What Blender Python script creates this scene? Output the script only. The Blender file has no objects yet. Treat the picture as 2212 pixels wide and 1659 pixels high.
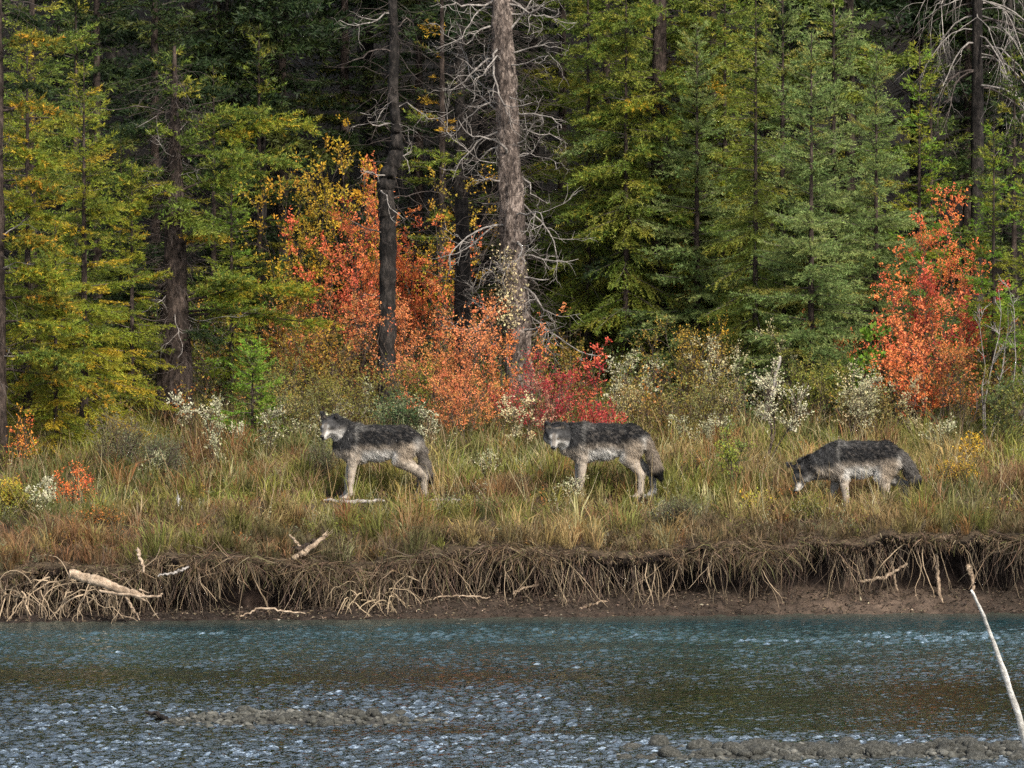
import bpy, math
import numpy as np
from math import radians, pi

# ------------------------------------------------------------------ camera, sky, sun, exposure
scene = bpy.context.scene
col = scene.collection
CAM_Y, CAM_Z, PITCH, FPX = -60.0, 4.0, -0.0285, 12000.0     # FPX: focal length in 2212-wide picture units
cam_data = bpy.data.cameras.new('camera')
cam = bpy.data.objects.new('camera', cam_data)
col.objects.link(cam)
cam.location = (0, CAM_Y, CAM_Z)
cam.rotation_euler = (pi / 2 + PITCH, 0, 0)
cam_data.sensor_width = 36.0
cam_data.lens = 36.0 * FPX / 2212.0
cam_data.clip_start = 0.5
cam_data.clip_end = 2000
scene.camera = cam

SUN_EL, SUN_AZ = radians(40), radians(146)       # azimuth clockwise from +Y: behind the camera, to its right
world = bpy.data.worlds.new('World')
scene.world = world
world.use_nodes = True
wt = world.node_tree
bg = wt.nodes['Background']
sky = wt.nodes.new('ShaderNodeTexSky')
sky.sky_type = 'NISHITA'
sky.sun_disc = False
sky.sun_elevation = SUN_EL
sky.sun_rotation = SUN_AZ
sky.air_density = 1.0
sky.dust_density = 5.0
sky.ozone_density = 1.0
# thin bright cloud all over the sky
wtc = wt.nodes.new('ShaderNodeTexCoord')
wno = wt.nodes.new('ShaderNodeTexNoise')
wno.inputs['Scale'].default_value = 5.0
wno.inputs['Detail'].default_value = 5
wt.links.new(wtc.outputs['Generated'], wno.inputs['Vector'])
wra = wt.nodes.new('ShaderNodeValToRGB')
wra.color_ramp.elements[0].position, wra.color_ramp.elements[0].color = 0.36, (0.10, 0.10, 0.10, 1)
wra.color_ramp.elements[1].position, wra.color_ramp.elements[1].color = 0.60, (1.0, 1.0, 1.0, 1)
wt.links.new(wno.outputs[0], wra.inputs[0])
wmx = wt.nodes.new('ShaderNodeMix')
wmx.data_type = 'RGBA'
wmx.inputs[7].default_value = (6.4, 6.8, 7.3, 1)
wt.links.new(wra.outputs[0], wmx.inputs[0])
wt.links.new(sky.outputs[0], wmx.inputs[6])
wt.links.new(wmx.outputs[2], bg.inputs[0])
bg.inputs[1].default_value = 0.15
sd = bpy.data.lights.new('sun', 'SUN')
sd.energy = 5.0
sd.angle = radians(5)
sd.color = (1.0, 0.93, 0.82)
sun = bpy.data.objects.new('sun', sd)
col.objects.link(sun)
sun.rotation_euler = (pi / 2 - SUN_EL, 0, -SUN_AZ + pi)
scene.view_settings.view_transform = 'Standard'
scene.view_settings.look = 'None'
scene.view_settings.exposure = 0.6
scene.view_settings.gamma = 1.0
scene.cycles.max_bounces = 5
scene.cycles.diffuse_bounces = 2
scene.cycles.glossy_bounces = 2
scene.cycles.transparent_max_bounces = 4
scene.cycles.use_denoising = False
scene.cycles.use_adaptive_sampling = True
scene.cycles.adaptive_threshold = 0.015

# ------------------------------------------------------------------ numeric helpers
RG = np.random.default_rng


def nrm(v):
    return v / np.maximum(np.linalg.norm(v, axis=-1, keepdims=True), 1e-9)


def hash2(ix, iy, seed):
    n = (ix.astype(np.int64) * 374761393 + iy.astype(np.int64) * 668265263 + seed * 144269504) & 0xFFFFFFFF
    n = ((n ^ (n >> 13)) * 1274126177) & 0xFFFFFFFF
    n = n ^ (n >> 16)
    return (n & 0xFFFF) / 65535.0


def vn(x, y, seed=0):
    x = np.asarray(x, float)
    y = np.asarray(y, float)
    x, y = np.broadcast_arrays(x, y)
    ix, iy = np.floor(x), np.floor(y)
    fx, fy = x - ix, y - iy
    fx = fx * fx * (3 - 2 * fx)
    fy = fy * fy * (3 - 2 * fy)
    a, b = hash2(ix, iy, seed), hash2(ix + 1, iy, seed)
    c, d = hash2(ix, iy + 1, seed), hash2(ix + 1, iy + 1, seed)
    return (a * (1 - fx) + b * fx) * (1 - fy) + (c * (1 - fx) + d * fx) * fy


def fbm(x, y, seed=0, o=4):
    s, a, t = 0.0, 0.5, 0.0
    for i in range(o):
        s = s + a * vn(np.asarray(x) * 2 ** i, np.asarray(y) * 2 ** i, seed + i * 17)
        t += a
        a *= 0.5
    return s / t            # 0..1


def sstep(a, b, x):
    t = np.clip((np.asarray(x, float) - a) / (b - a), 0, 1)
    return t * t * (3 - 2 * t)


def at(px, py, y):
    """the point at world depth y seen at (px, py) of the 2212 x 1659 view"""
    cx, cz = (px - 1106.0) / FPX, (829.5 - py) / FPX
    dy = math.cos(PITCH) - cz * math.sin(PITCH)
    dz = math.sin(PITCH) + cz * math.cos(PITCH)
    t = (y - CAM_Y) / dy
    return np.array([cx * t, y, CAM_Z + dz * t])


# ------------------------------------------------------------------ terrain shape
def water_y(x):                                    # where the far bank meets the water
    x = np.asarray(x, float)
    xs = np.clip(x, -7, 7)
    return -3.35 + 0.19 * xs - 0.012 * xs * np.abs(xs) + 0.16 * (fbm(x * 0.8, 3.1, 5) - 0.5) + 0.1 * (vn(x * 3.0, 1.0, 8) - .5)


def lip_y(x):
    x = np.asarray(x, float)
    return water_y(x) + 0.34 + 0.34 * (fbm(x * 0.9, 7.7, 11, 3) - 0.5) + 0.30 * (fbm(x * 3.4, 2.2, 12, 3) - 0.5)


def lip_z(x):
    x = np.asarray(x, float)
    return 0.645 + 0.022 * np.clip(x, -7, 7) + 0.26 * (fbm(x * 0.7, 1.3, 21, 3) - 0.5) + 0.22 * (fbm(x * 2.6, 5.5, 22, 3) - 0.5)


def ground_z(x, y):
    x = np.asarray(x, float)
    y = np.asarray(y, float)
    ly, lz = lip_y(x), lip_z(x)
    t = np.clip((y - ly) / (0 - ly), 0, 1)
    z = lz + (1.05 - lz) * (t * 0.75 + 0.25 * t * t * (3 - 2 * t))
    z = z + 0.085 * np.maximum(y, 0) + 0.34 * np.maximum(y - 13.5, 0) * sstep(13, 18, y)
    z = z + (fbm(x * 1.3, y * 1.3, 31, 4) - 0.5) * 0.16 * sstep(0, 0.6, y - ly)
    z = z + (fbm(x * 0.25, y * 0.25, 37, 2) - 0.5) * 1.2 * sstep(12, 22, y)
    return z


def gpt(px, y):
    """ground point at picture column px and depth y"""
    X = (px - 1106.0) / FPX * (y - CAM_Y)
    return np.array([X, y, float(ground_z(X, y))])


# ------------------------------------------------------------------ mesh helpers
class Acc:
    def __init__(s):
        s.V, s.F, s.C, s.n = [], [], [], 0

    def add(s, V, F, C=None):
        V = np.asarray(V, np.float32).reshape(-1, 3)
        F = np.asarray(F, np.int64)
        if F.shape[1] == 4:
            F = np.concatenate([F[:, [0, 1, 2]], F[:, [0, 2, 3]]])
        s.V.append(V)
        s.F.append(F + s.n)
        if C is None:
            C = (0.5, 0.5, 0.5)
        C = np.asarray(C, np.float32)
        if C.ndim == 1:
            C = np.broadcast_to(C, (len(V), 3))
        s.C.append(C)
        s.n += len(V)

    def mesh(s, name, mat, smooth=False):
        V = np.concatenate(s.V) if s.V else np.zeros((0, 3), np.float32)
        F = np.concatenate(s.F) if s.F else np.zeros((0, 3), np.int64)
        C = np.concatenate(s.C) if s.C else np.zeros((0, 3), np.float32)
        me = bpy.data.meshes.new(name)
        me.vertices.add(len(V))
        me.vertices.foreach_set('co', V.ravel())
        me.loops.add(F.size)
        me.polygons.add(len(F))
        me.polygons.foreach_set('loop_start', np.arange(0, F.size, 3, dtype=np.int32))
        me.loops.foreach_set('vertex_index', F.ravel().astype(np.int32))
        if smooth:
            me.polygons.foreach_set('use_smooth', np.ones(len(F), bool))
        a = me.attributes.new('col', 'FLOAT_COLOR', 'POINT')
        a.data.foreach_set('color', np.concatenate([C, np.ones((len(C), 1), np.float32)], 1).ravel())
        me.update(calc_edges=True)
        me.materials.append(mat)
        return me

    def build(s, name, mat, parent=None, smooth=False):
        o = bpy.data.objects.new(name, s.mesh(name, mat, smooth))
        col.objects.link(o)
        if parent is not None:
            o.parent = parent
        return o


def tag(o, label=None, cat=None, group=None, kind=None):
    if label:
        o['label'] = label
    if cat:
        o['category'] = cat
    if group:
        o['group'] = group
    if kind:
        o['kind'] = kind
    return o


def empty(name, loc, label, cat, group=None, rz=0.0):
    o = bpy.data.objects.new(name, None)
    col.objects.link(o)
    o.location = loc
    o.rotation_euler = (0, 0, rz)
    o.empty_display_size = 0.1
    return tag(o, label, cat, group)


def copy_tree(src, loc, label, group=None, rz=0.0, sc=1.0):
    r = src.copy()
    col.objects.link(r)
    r.location = loc
    r.rotation_euler = (0, 0, rz)
    r.scale = (sc, sc, sc)
    r['label'] = label
    if group:
        r['group'] = group
    for ch in src.children:
        c = ch.copy()
        col.objects.link(c)
        c.parent = r
    return r


def tubes(P, R, S=5):
    """N polylines of K points with radii -> one tube mesh"""
    P = np.asarray(P, float)
    R = np.asarray(R, float)
    N, K, _ = P.shape
    T = nrm(np.gradient(P, axis=1))
    m = nrm(T.mean(1))
    ref = np.where(np.abs(m[:, 2:3]) > 0.8, np.array([[1.0, 0.1, 0]]), np.array([[0.1, 0, 1.0]]))[:, None, :]
    A = nrm(np.cross(T, np.broadcast_to(ref, T.shape)))
    B = np.cross(T, A)
    an = np.arange(S) * 2 * pi / S
    V = P[:, :, None, :] + R[:, :, None, None] * (np.cos(an)[None, None, :, None] * A[:, :, None, :] + np.sin(an)[None, None, :, None] * B[:, :, None, :])
    base = (np.arange(N) * K * S)[:, None, None]
    k = np.arange(K - 1)[None, :, None]
    s = np.arange(S)[None, None, :]
    a = base + k * S + s
    b = base + k * S + (s + 1) % S
    F = np.stack([a, b, b + S, a + S], -1).reshape(-1, 4)
    # end caps as fans
    F = np.concatenate([F[:, [0, 1, 2]], F[:, [0, 2, 3]]])
    if S >= 5:
        caps = []
        for kk in (0, K - 1):
            r0 = base[:, 0, 0][:, None] + kk * S
            for i in range(1, S - 1):
                caps.append(np.concatenate([r0, r0 + i, r0 + i + 1], 1))
        F = np.concatenate([F] + caps)
    return V.reshape(-1, 3), F


def grow(rng, P0, D0, L, K=6, wig=0.25, pull=(0, 0, 0)):
    P0 = np.asarray(P0, float)
    D = nrm(np.asarray(D0, float))
    N = len(P0)
    out = np.zeros((N, K, 3))
    out[:, 0] = P0
    step = (np.asarray(L, float) / (K - 1)).reshape(-1, 1)
    pull = np.asarray(pull, float)
    for k in range(1, K):
        D = nrm(D + wig * rng.normal(size=(N, 3)) + pull)
        out[:, k] = out[:, k - 1] + D * step
    return out


def spawn(rng, P, counts, t0=0.2, t1=1.0, ang=0.8, up=0.0):
    """children of polylines: start points, directions, parent index, t"""
    N, K, _ = P.shape
    idx = np.repeat(np.arange(N), counts)
    t = rng.uniform(t0, t1, len(idx))
    f = t * (K - 1)
    i = np.minimum(f.astype(int), K - 2)
    u = (f - i)[:, None]
    p = P[idx, i] * (1 - u) + P[idx, i + 1] * u
    tan = nrm(P[idx, i + 1] - P[idx, i])
    r = rng.normal(size=(len(idx), 3))
    perp = nrm(r - tan * (r * tan).sum(-1, keepdims=True))
    a = ang * rng.uniform(0.7, 1.3, (len(idx), 1))
    d = nrm(tan * np.cos(a) + perp * np.sin(a) + np.array([0, 0, up]))
    return p, d, idx, t


def leaves(rng, acc, pos, dr, ln, wd, C, flat=0.5):
    n = len(pos)
    ln = np.broadcast_to(ln, (n,)) * rng.uniform(0.6, 1.25, n)
    wd = np.broadcast_to(wd, (n,)) * rng.uniform(0.7, 1.2, n)
    d = nrm(dr)
    up = nrm(rng.normal(size=(n, 3)) * 0.8 + np.array([0, -0.3, flat]))
    s = nrm(np.cross(d, up)) * (wd * 0.5)[:, None]
    nn = np.cross(d, nrm(s)) * (ln * 0.12)[:, None]
    tip = pos + d * ln[:, None] - nn
    mid = pos + d * (ln * 0.45)[:, None] + nn
    V = np.stack([pos, mid - s, tip, mid + s], 1).reshape(-1, 3)
    F = (np.arange(n) * 4)[:, None] + np.array([[0, 1, 2, 3]])
    acc.add(V, F, np.repeat(C, 4, 0))


def needles(rng, acc, pos, dr, ln, wd, C):
    n = len(pos)
    d = nrm(dr)
    s = nrm(np.cross(d, rng.normal(size=(n, 3)))) * (np.broadcast_to(wd, (n,)) * 0.5)[:, None]
    V = np.stack([pos - s, pos + s, pos + d * np.broadcast_to(ln, (n,))[:, None]], 1).reshape(-1, 3)
    acc.add(V, np.arange(n * 3).reshape(-1, 3), np.repeat(C, 3, 0))


def pick(rng, pal, n):
    cols = np.array([p[0] for p in pal], float)
    w = np.array([p[1] for p in pal], float)
    return cols[rng.choice(len(cols), n, p=w / w.sum())]


def jit(rng, C, v=0.2, h=0.08):
    n = len(C)
    return np.clip(C * rng.uniform(1 - v, 1 + v, (n, 1)) * rng.uniform(1 - h, 1 + h, (n, 3)), 0.002, 0.9)


# ------------------------------------------------------------------ materials
def newmat(name):
    m = bpy.data.materials.new(name)
    m.use_nodes = True
    nt = m.node_tree
    b = nt.nodes['Principled BSDF']
    return m, nt, b


def n_noise(nt, scale, detail=4, rough=0.6, vec=None):
    n = nt.nodes.new('ShaderNodeTexNoise')
    n.inputs['Scale'].default_value = scale
    n.inputs['Detail'].default_value = detail
    n.inputs['Roughness'].default_value = rough
    if vec is not None:
        nt.links.new(vec, n.inputs['Vector'])
    return n


def n_map(nt, scale=(1, 1, 1)):
    tc = nt.nodes.new('ShaderNodeTexCoord')
    mp = nt.nodes.new('ShaderNodeMapping')
    mp.inputs['Scale'].default_value = scale
    nt.links.new(tc.outputs['Object'], mp.inputs['Vector'])
    return mp.outputs[0]


def n_ramp(nt, fac, stops):
    r = nt.nodes.new('ShaderNodeValToRGB')
    e = r.color_ramp.elements
    while len(e) < len(stops):
        e.new(0.5)
    for i, (p, c) in enumerate(stops):
        e[i].position = p
        e[i].color = (*c, 1)
    nt.links.new(fac, r.inputs[0])
    return r.outputs[0]


def n_bump(nt, h, b, strength=0.5, dist=0.02):
    bp = nt.nodes.new('ShaderNodeBump')
    bp.inputs['Strength'].default_value = strength
    bp.inputs['Distance'].default_value = dist
    nt.links.new(h, bp.inputs['Height'])
    nt.links.new(bp.outputs[0], b.inputs['Normal'])


def leaf_material(name, trans=0.3, rough=0.55, spec=0.3):
    m, nt, b = newmat(name)
    at_ = nt.nodes.new('ShaderNodeAttribute')
    at_.attribute_name = 'col'
    nt.links.new(at_.outputs['Color'], b.inputs['Base Color'])
    b.inputs['Roughness'].default_value = rough
    b.inputs['Specular IOR Level'].default_value = spec
    tr = nt.nodes.new('ShaderNodeBsdfTranslucent')
    nt.links.new(at_.outputs['Color'], tr.inputs['Color'])
    mx = nt.nodes.new('ShaderNodeMixShader')
    mx.inputs[0].default_value = trans
    nt.links.new(b.outputs[0], mx.inputs[1])
    nt.links.new(tr.outputs[0], mx.inputs[2])
    nt.links.new(mx.outputs[0], nt.nodes['Material Output'].inputs[0])
    return m


M_LEAF = leaf_material('leaf', 0.3, 0.55, 0.15)
M_NEEDLE = leaf_material('needle', 0.25, 0.55, 0.18)
M_GRASS = leaf_material('grass_blade', 0.25, 0.6, 0.12)


def attr_material(name, rough=0.8, spec=0.2, bscale=None, bdist=0.02, mul=None):
    m, nt, b = newmat(name)
    a = nt.nodes.new('ShaderNodeAttribute')
    a.attribute_name = 'col'
    out = a.outputs['Color']
    if mul:
        n = n_noise(nt, mul, 5, 0.65, n_map(nt))
        mm = nt.nodes.new('ShaderNodeMix')
        mm.data_type = 'RGBA'
        mm.blend_type = 'MULTIPLY'
        mm.inputs[0].default_value = 1.0
        r = n_ramp(nt, n.outputs[0], [(0.3, (0.55, 0.55, 0.55)), (0.7, (1.35, 1.3, 1.25))])
        nt.links.new(out, mm.inputs[6])
        nt.links.new(r, mm.inputs[7])
        out = mm.outputs[2]
    nt.links.new(out, b.inputs['Base Color'])
    b.inputs['Roughness'].default_value = rough
    b.inputs['Specular IOR Level'].default_value = spec
    if bscale:
        n2 = n_noise(nt, bscale, 6, 0.7, n_map(nt))
        n_bump(nt, n2.outputs[0], b, 0.8, bdist)
    return m


M_SOIL = attr_material('soil', 0.9, 0.15, 22, 0.05, 9)
M_FUR = attr_material('fur', 0.85, 0.04)
M_HAIR = attr_material('hair', 0.75, 0.05)
M_ROOT = attr_material('root', 0.85, 0.15, 60, 0.01)
M_WOODATTR = attr_material('wood', 0.85, 0.15, 50, 0.01)


def bark(name, c0, c1, c2, zs=0.28, sc=16):
    m, nt, b = newmat(name)
    vec = n_map(nt, (1, 1, zs))
    n = n_noise(nt, sc, 6, 0.7, vec)
    n2 = n_noise(nt, 3.0, 3, 0.5, n_map(nt))
    ad = nt.nodes.new('ShaderNodeMath')
    ad.operation = 'MULTIPLY_ADD'
    ad.inputs[1].default_value = 0.45
    nt.links.new(n2.outputs[0], ad.inputs[0])
    sb = nt.nodes.new('ShaderNodeMath')
    sb.operation = 'MULTIPLY_ADD'
    sb.inputs[1].default_value = 1.0
    sb.inputs[2].default_value = -0.22
    nt.links.new(n.outputs[0], sb.inputs[0])
    nt.links.new(sb.outputs[0], ad.inputs[2])
    nt.links.new(n_ramp(nt, ad.outputs[0], [(0.32, c0), (0.5, c1), (0.68, c2)]), b.inputs['Base Color'])
    b.inputs['Roughness'].default_value = 0.9
    b.inputs['Specular IOR Level'].default_value = 0.15
    n_bump(nt, n.outputs[0], b, 1.0, 0.03)
    return m


M_BARK_GREY = bark('bark_grey', (0.012, 0.009, 0.008), (0.080, 0.062, 0.053), (0.27, 0.22, 0.19), 0.55, 24)
M_BARK_DARK = bark('bark_dark', (0.005, 0.0045, 0.0045), (0.014, 0.012, 0.011), (0.045, 0.038, 0.034), 0.4, 22)
M_BARK_BROWN = bark('bark_brown', (0.008, 0.006, 0.005), (0.026, 0.019, 0.016), (0.075, 0.056, 0.046), 0.4, 22)
M_DEADWOOD = bark('dead_wood', (0.08, 0.072, 0.066), (0.20, 0.18, 0.165), (0.36, 0.33, 0.305), 1.0, 20)
M_DARKTWIG = bark('dark_twig', (0.02, 0.016, 0.014), (0.055, 0.044, 0.040), (0.12, 0.10, 0.09), 1.0, 20)
M_DRIFT = bark('driftwood', (0.10, 0.07, 0.048), (0.25, 0.185, 0.13), (0.42, 0.33, 0.245), 1.0, 18)
M_BLEACH = bark('bleached_wood', (0.25, 0.24, 0.22), (0.42, 0.405, 0.38), (0.58, 0.565, 0.54), 1.0, 14)
M_SHRUBSTEM = bark('shrub_stem', (0.03, 0.022, 0.018), (0.07, 0.052, 0.042), (0.14, 0.11, 0.09), 1.0, 25)
M_STONE = bark('stone', (0.022, 0.022, 0.019), (0.055, 0.055, 0.048), (0.135, 0.132, 0.118), 1.0, 9)


def water_material():
    m, nt, b = newmat('river_water')
    a = nt.nodes.new('ShaderNodeAttribute')
    a.attribute_name = 'col'
    nt.links.new(a.outputs['Color'], b.inputs['Base Color'])
    b.inputs['Roughness'].default_value = 0.9
    b.inputs['Specular IOR Level'].default_value = 0.0
    gl = nt.nodes.new('ShaderNodeBsdfGlossy')
    gl.inputs['Color'].default_value = (0.78, 0.88, 0.96, 1)
    gl.inputs['Roughness'].default_value = 0.03
    fr = nt.nodes.new('ShaderNodeFresnel')
    fr.inputs['IOR'].default_value = 2.1
    mx = nt.nodes.new('ShaderNodeMixShader')
    nt.links.new(fr.outputs[0], mx.inputs[0])
    nt.links.new(b.outputs[0], mx.inputs[1])
    nt.links.new(gl.outputs[0], mx.inputs[2])
    nt.links.new(mx.outputs[0], nt.nodes['Material Output'].inputs[0])
    n = n_noise(nt, 20, 3, 0.6, n_map(nt, (1, 0.5, 1)))
    rp = nt.nodes.new('ShaderNodeAttribute')
    rp.attribute_name = 'rip'
    bp = nt.nodes.new('ShaderNodeBump')
    bp.inputs['Distance'].default_value = 0.03
    nt.links.new(rp.outputs['Fac'], bp.inputs['Strength'])
    nt.links.new(n.outputs[0], bp.inputs['Height'])
    nt.links.new(bp.outputs[0], gl.inputs['Normal'])
    nt.links.new(bp.outputs[0], fr.inputs['Normal'])
    return m


M_WATER = water_material()
M_NOSE = attr_material('nose', 0.35, 0.5)

# ------------------------------------------------------------------ setting: ground with undercut bank
def axis(lo, hi, step, far_lo, far_hi, grow_=1.35):
    a = list(np.arange(lo, hi + 1e-6, step))
    s, v = step, a[-1]
    while v < far_hi:
        s *= grow_
        v += s
        a.append(v)
    s, v, pre = step, a[0], []
    while v > far_lo:
        s *= grow_
        v -= s
        pre.append(v)
    return np.array(pre[::-1] + a)


def grid_faces(nx, ny):
    i = np.arange(nx - 1)[:, None]
    j = np.arange(ny - 1)[None, :]
    a = i * ny + j
    return np.stack([a, a + ny, a + ny + 1, a + 1], -1).reshape(-1, 4)


def build_ground():
    xs = axis(-6.4, 6.4, 0.038, -150, 150)
    nx = len(xs)
    wy, ly, lz = water_y(xs), lip_y(xs), lip_z(xs)
    toe = 0.03 + 0.13 * sstep(-2.6, 0.0, xs) + 0.07 * fbm(xs * 1.5, 0.3, 41, 3)
    und = 0.28 + 0.26 * (fbm(xs * 1.1, 9.9, 43, 3))                 # depth of the undercut behind the lip
    # profile control points (y, z) from the river bed up to the lip
    prof = [(wy - 4.0, -0.55 + 0 * xs), (wy - 1.2, -0.30 + 0 * xs), (wy - 0.35, -0.07 + 0 * xs), (wy, 0.0 + 0 * xs),
            (wy + 0.28, toe * 0.62), (wy + 0.50, toe), (ly + und, toe + 0.05), (ly + und + 0.03, lz * 0.62),
            (ly + und * 0.55, lz - 0.16), (ly + 0.06, lz - 0.12), (ly - 0.02, lz - 0.05), (ly + 0.05, lz - 0.004)]
    nseg = [4, 4, 4, 5, 4, 4, 6, 5, 5, 4, 3]
    Y, Z = [], []
    for (p, q, n) in zip(prof[:-1], prof[1:], nseg):
        for k in range(n):
            t = k / n
            Y.append(p[0] * (1 - t) + q[0] * t)
            Z.append(p[1] * (1 - t) + q[1] * t)
    nb = len(Y)
    up = np.concatenate([np.arange(0.06, 4.0, 0.05), np.arange(4.0, 20, 0.4), np.arange(20, 60, 2.5), [70, 90, 120, 160, 220]])
    for u in up:
        yy = ly + u
        Y.append(yy)
        Z.append(ground_z(xs, yy))
    Y, Z = np.array(Y).T, np.array(Z).T           # nx, rows
    rows = Y.shape[1]
    X = np.broadcast_to(xs[:, None], Y.shape).copy()
    r = np.arange(rows)[None, :]
    m = sstep(12, 18, r) * (1 - sstep(nb - 1, nb + 2, r))
    Y = Y + m * ((fbm(X * 7, Z * 7, 51, 4) - 0.5) * 0.26 + (vn(X * 26, Z * 11, 53) - .5) * 0.07)
    Z = Z + m * (fbm(X * 9, Y * 9, 52, 3) - 0.5) * 0.05
    m2 = sstep(8, 13, r) * (1 - sstep(26, 30, r))
    Z = Z + m2 * ((fbm(X * 8, Y * 10, 57, 4) - 0.5) * 0.10 + (fbm(X * 30, Y * 30, 58, 2) - .5) * .03)
    # soil colours, plus painted shade on the back floor
    n1 = fbm(X * 2.3, Y * 2.3 + Z * 2, 61, 4)[..., None]
    n2 = fbm(X * 9, Y * 9 + Z * 9, 62, 3)[..., None]
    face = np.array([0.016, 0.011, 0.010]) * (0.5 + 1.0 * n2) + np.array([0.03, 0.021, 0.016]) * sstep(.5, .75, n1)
    mud = np.array([0.027, 0.020, 0.0155]) * (0.35 + 1.1 * n2)
    mr = sstep(2.2, 3.4, X)[..., None] * sstep(5.0, 4.2, X)[..., None]
    mud = mud * (1 + 1.6 * mr + .5 * sstep(-1.6, -.6, X)[..., None])
    ml = sstep(-1.2, -2.4, X)[..., None]
    mud = mud * (1 - ml) + np.array([0.022, 0.016, 0.013]) * (.5 + n2) * ml
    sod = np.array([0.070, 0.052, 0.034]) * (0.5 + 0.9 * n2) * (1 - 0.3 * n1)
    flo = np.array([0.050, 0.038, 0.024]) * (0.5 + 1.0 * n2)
    flo = flo * (1 - .82 * sstep(10, 14, Y)[..., None])  # forest shade put into the floor colour behind the front trees
    rr = r[..., None]
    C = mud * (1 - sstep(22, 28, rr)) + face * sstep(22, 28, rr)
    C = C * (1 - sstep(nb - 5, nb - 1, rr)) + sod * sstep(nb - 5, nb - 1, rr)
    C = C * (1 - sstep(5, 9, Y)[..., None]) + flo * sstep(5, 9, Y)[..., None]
    a = Acc()
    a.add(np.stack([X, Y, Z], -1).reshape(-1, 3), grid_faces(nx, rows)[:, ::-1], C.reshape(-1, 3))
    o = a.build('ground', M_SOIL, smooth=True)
    tag(o, 'brown undercut river bank rising to the forest floor', kind='structure')
    return o


ground = build_ground()


def bar_height(x, y):
    """river bed under the near shallows, with the two gravel bars that break the surface"""
    z = -0.30 + 0 * x
    n = (fbm(x * 1.2, y * 0.8, 71, 4) - 0.5)
    c1 = 1 - np.sqrt(((x + 1.80) / 2.05) ** 2 + ((y + 15.1) / 1.15) ** 2)
    b1 = sstep(-0.25, 0.8, c1 + n * 0.5) * 0.34
    c2 = np.minimum((x - 0.2 + 0.0 * y) / 2.6, (0.85 - np.abs(y + 17.75 + 0.03 * x)) / 0.75)
    b2 = sstep(-0.35, 0.6, c2 + n * 0.6) * 0.315
    near = sstep(-19.5, -30, y) * 0.2
    return z + np.maximum(np.maximum(b1, b2), near) + n * 0.06


def build_bed():
    xs = axis(-6, 6, 0.12, -150, 150)
    ys = np.concatenate([np.array([-400, -250, -150, -100, -75, -62, -58, -55, -52, -45, -38, -30, -25, -22]), np.arange(-20.5, -9.9, 0.11), np.arange(-9.8, -4.2, 0.4)])
    X, Y = np.meshgrid(xs, ys, indexing='ij')
    Z = bar_height(X, Y)
    Z = Z + sstep(-50, -58, Y) * 2.6 + np.maximum(-58 - Y, 0) * 0.004
    Z = np.where(Y > -10, Z - sstep(-10, -7, Y) * 0.5, Z)
    n = fbm(X * 6, Y * 6, 75, 3)[..., None]
    C = np.array([0.050, 0.049, 0.044]) * (0.5 + 0.9 * n)
    a = Acc()
    a.add(np.stack([X, Y, Z], -1).reshape(-1, 3), grid_faces(len(xs), len(ys)), C.reshape(-1, 3))
    o = a.build('gravel_bar', M_SOIL, smooth=True)
    tag(o, 'grey gravel river bed and its cobble bars', kind='structure')
    return o


gravel = build_bed()


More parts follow.
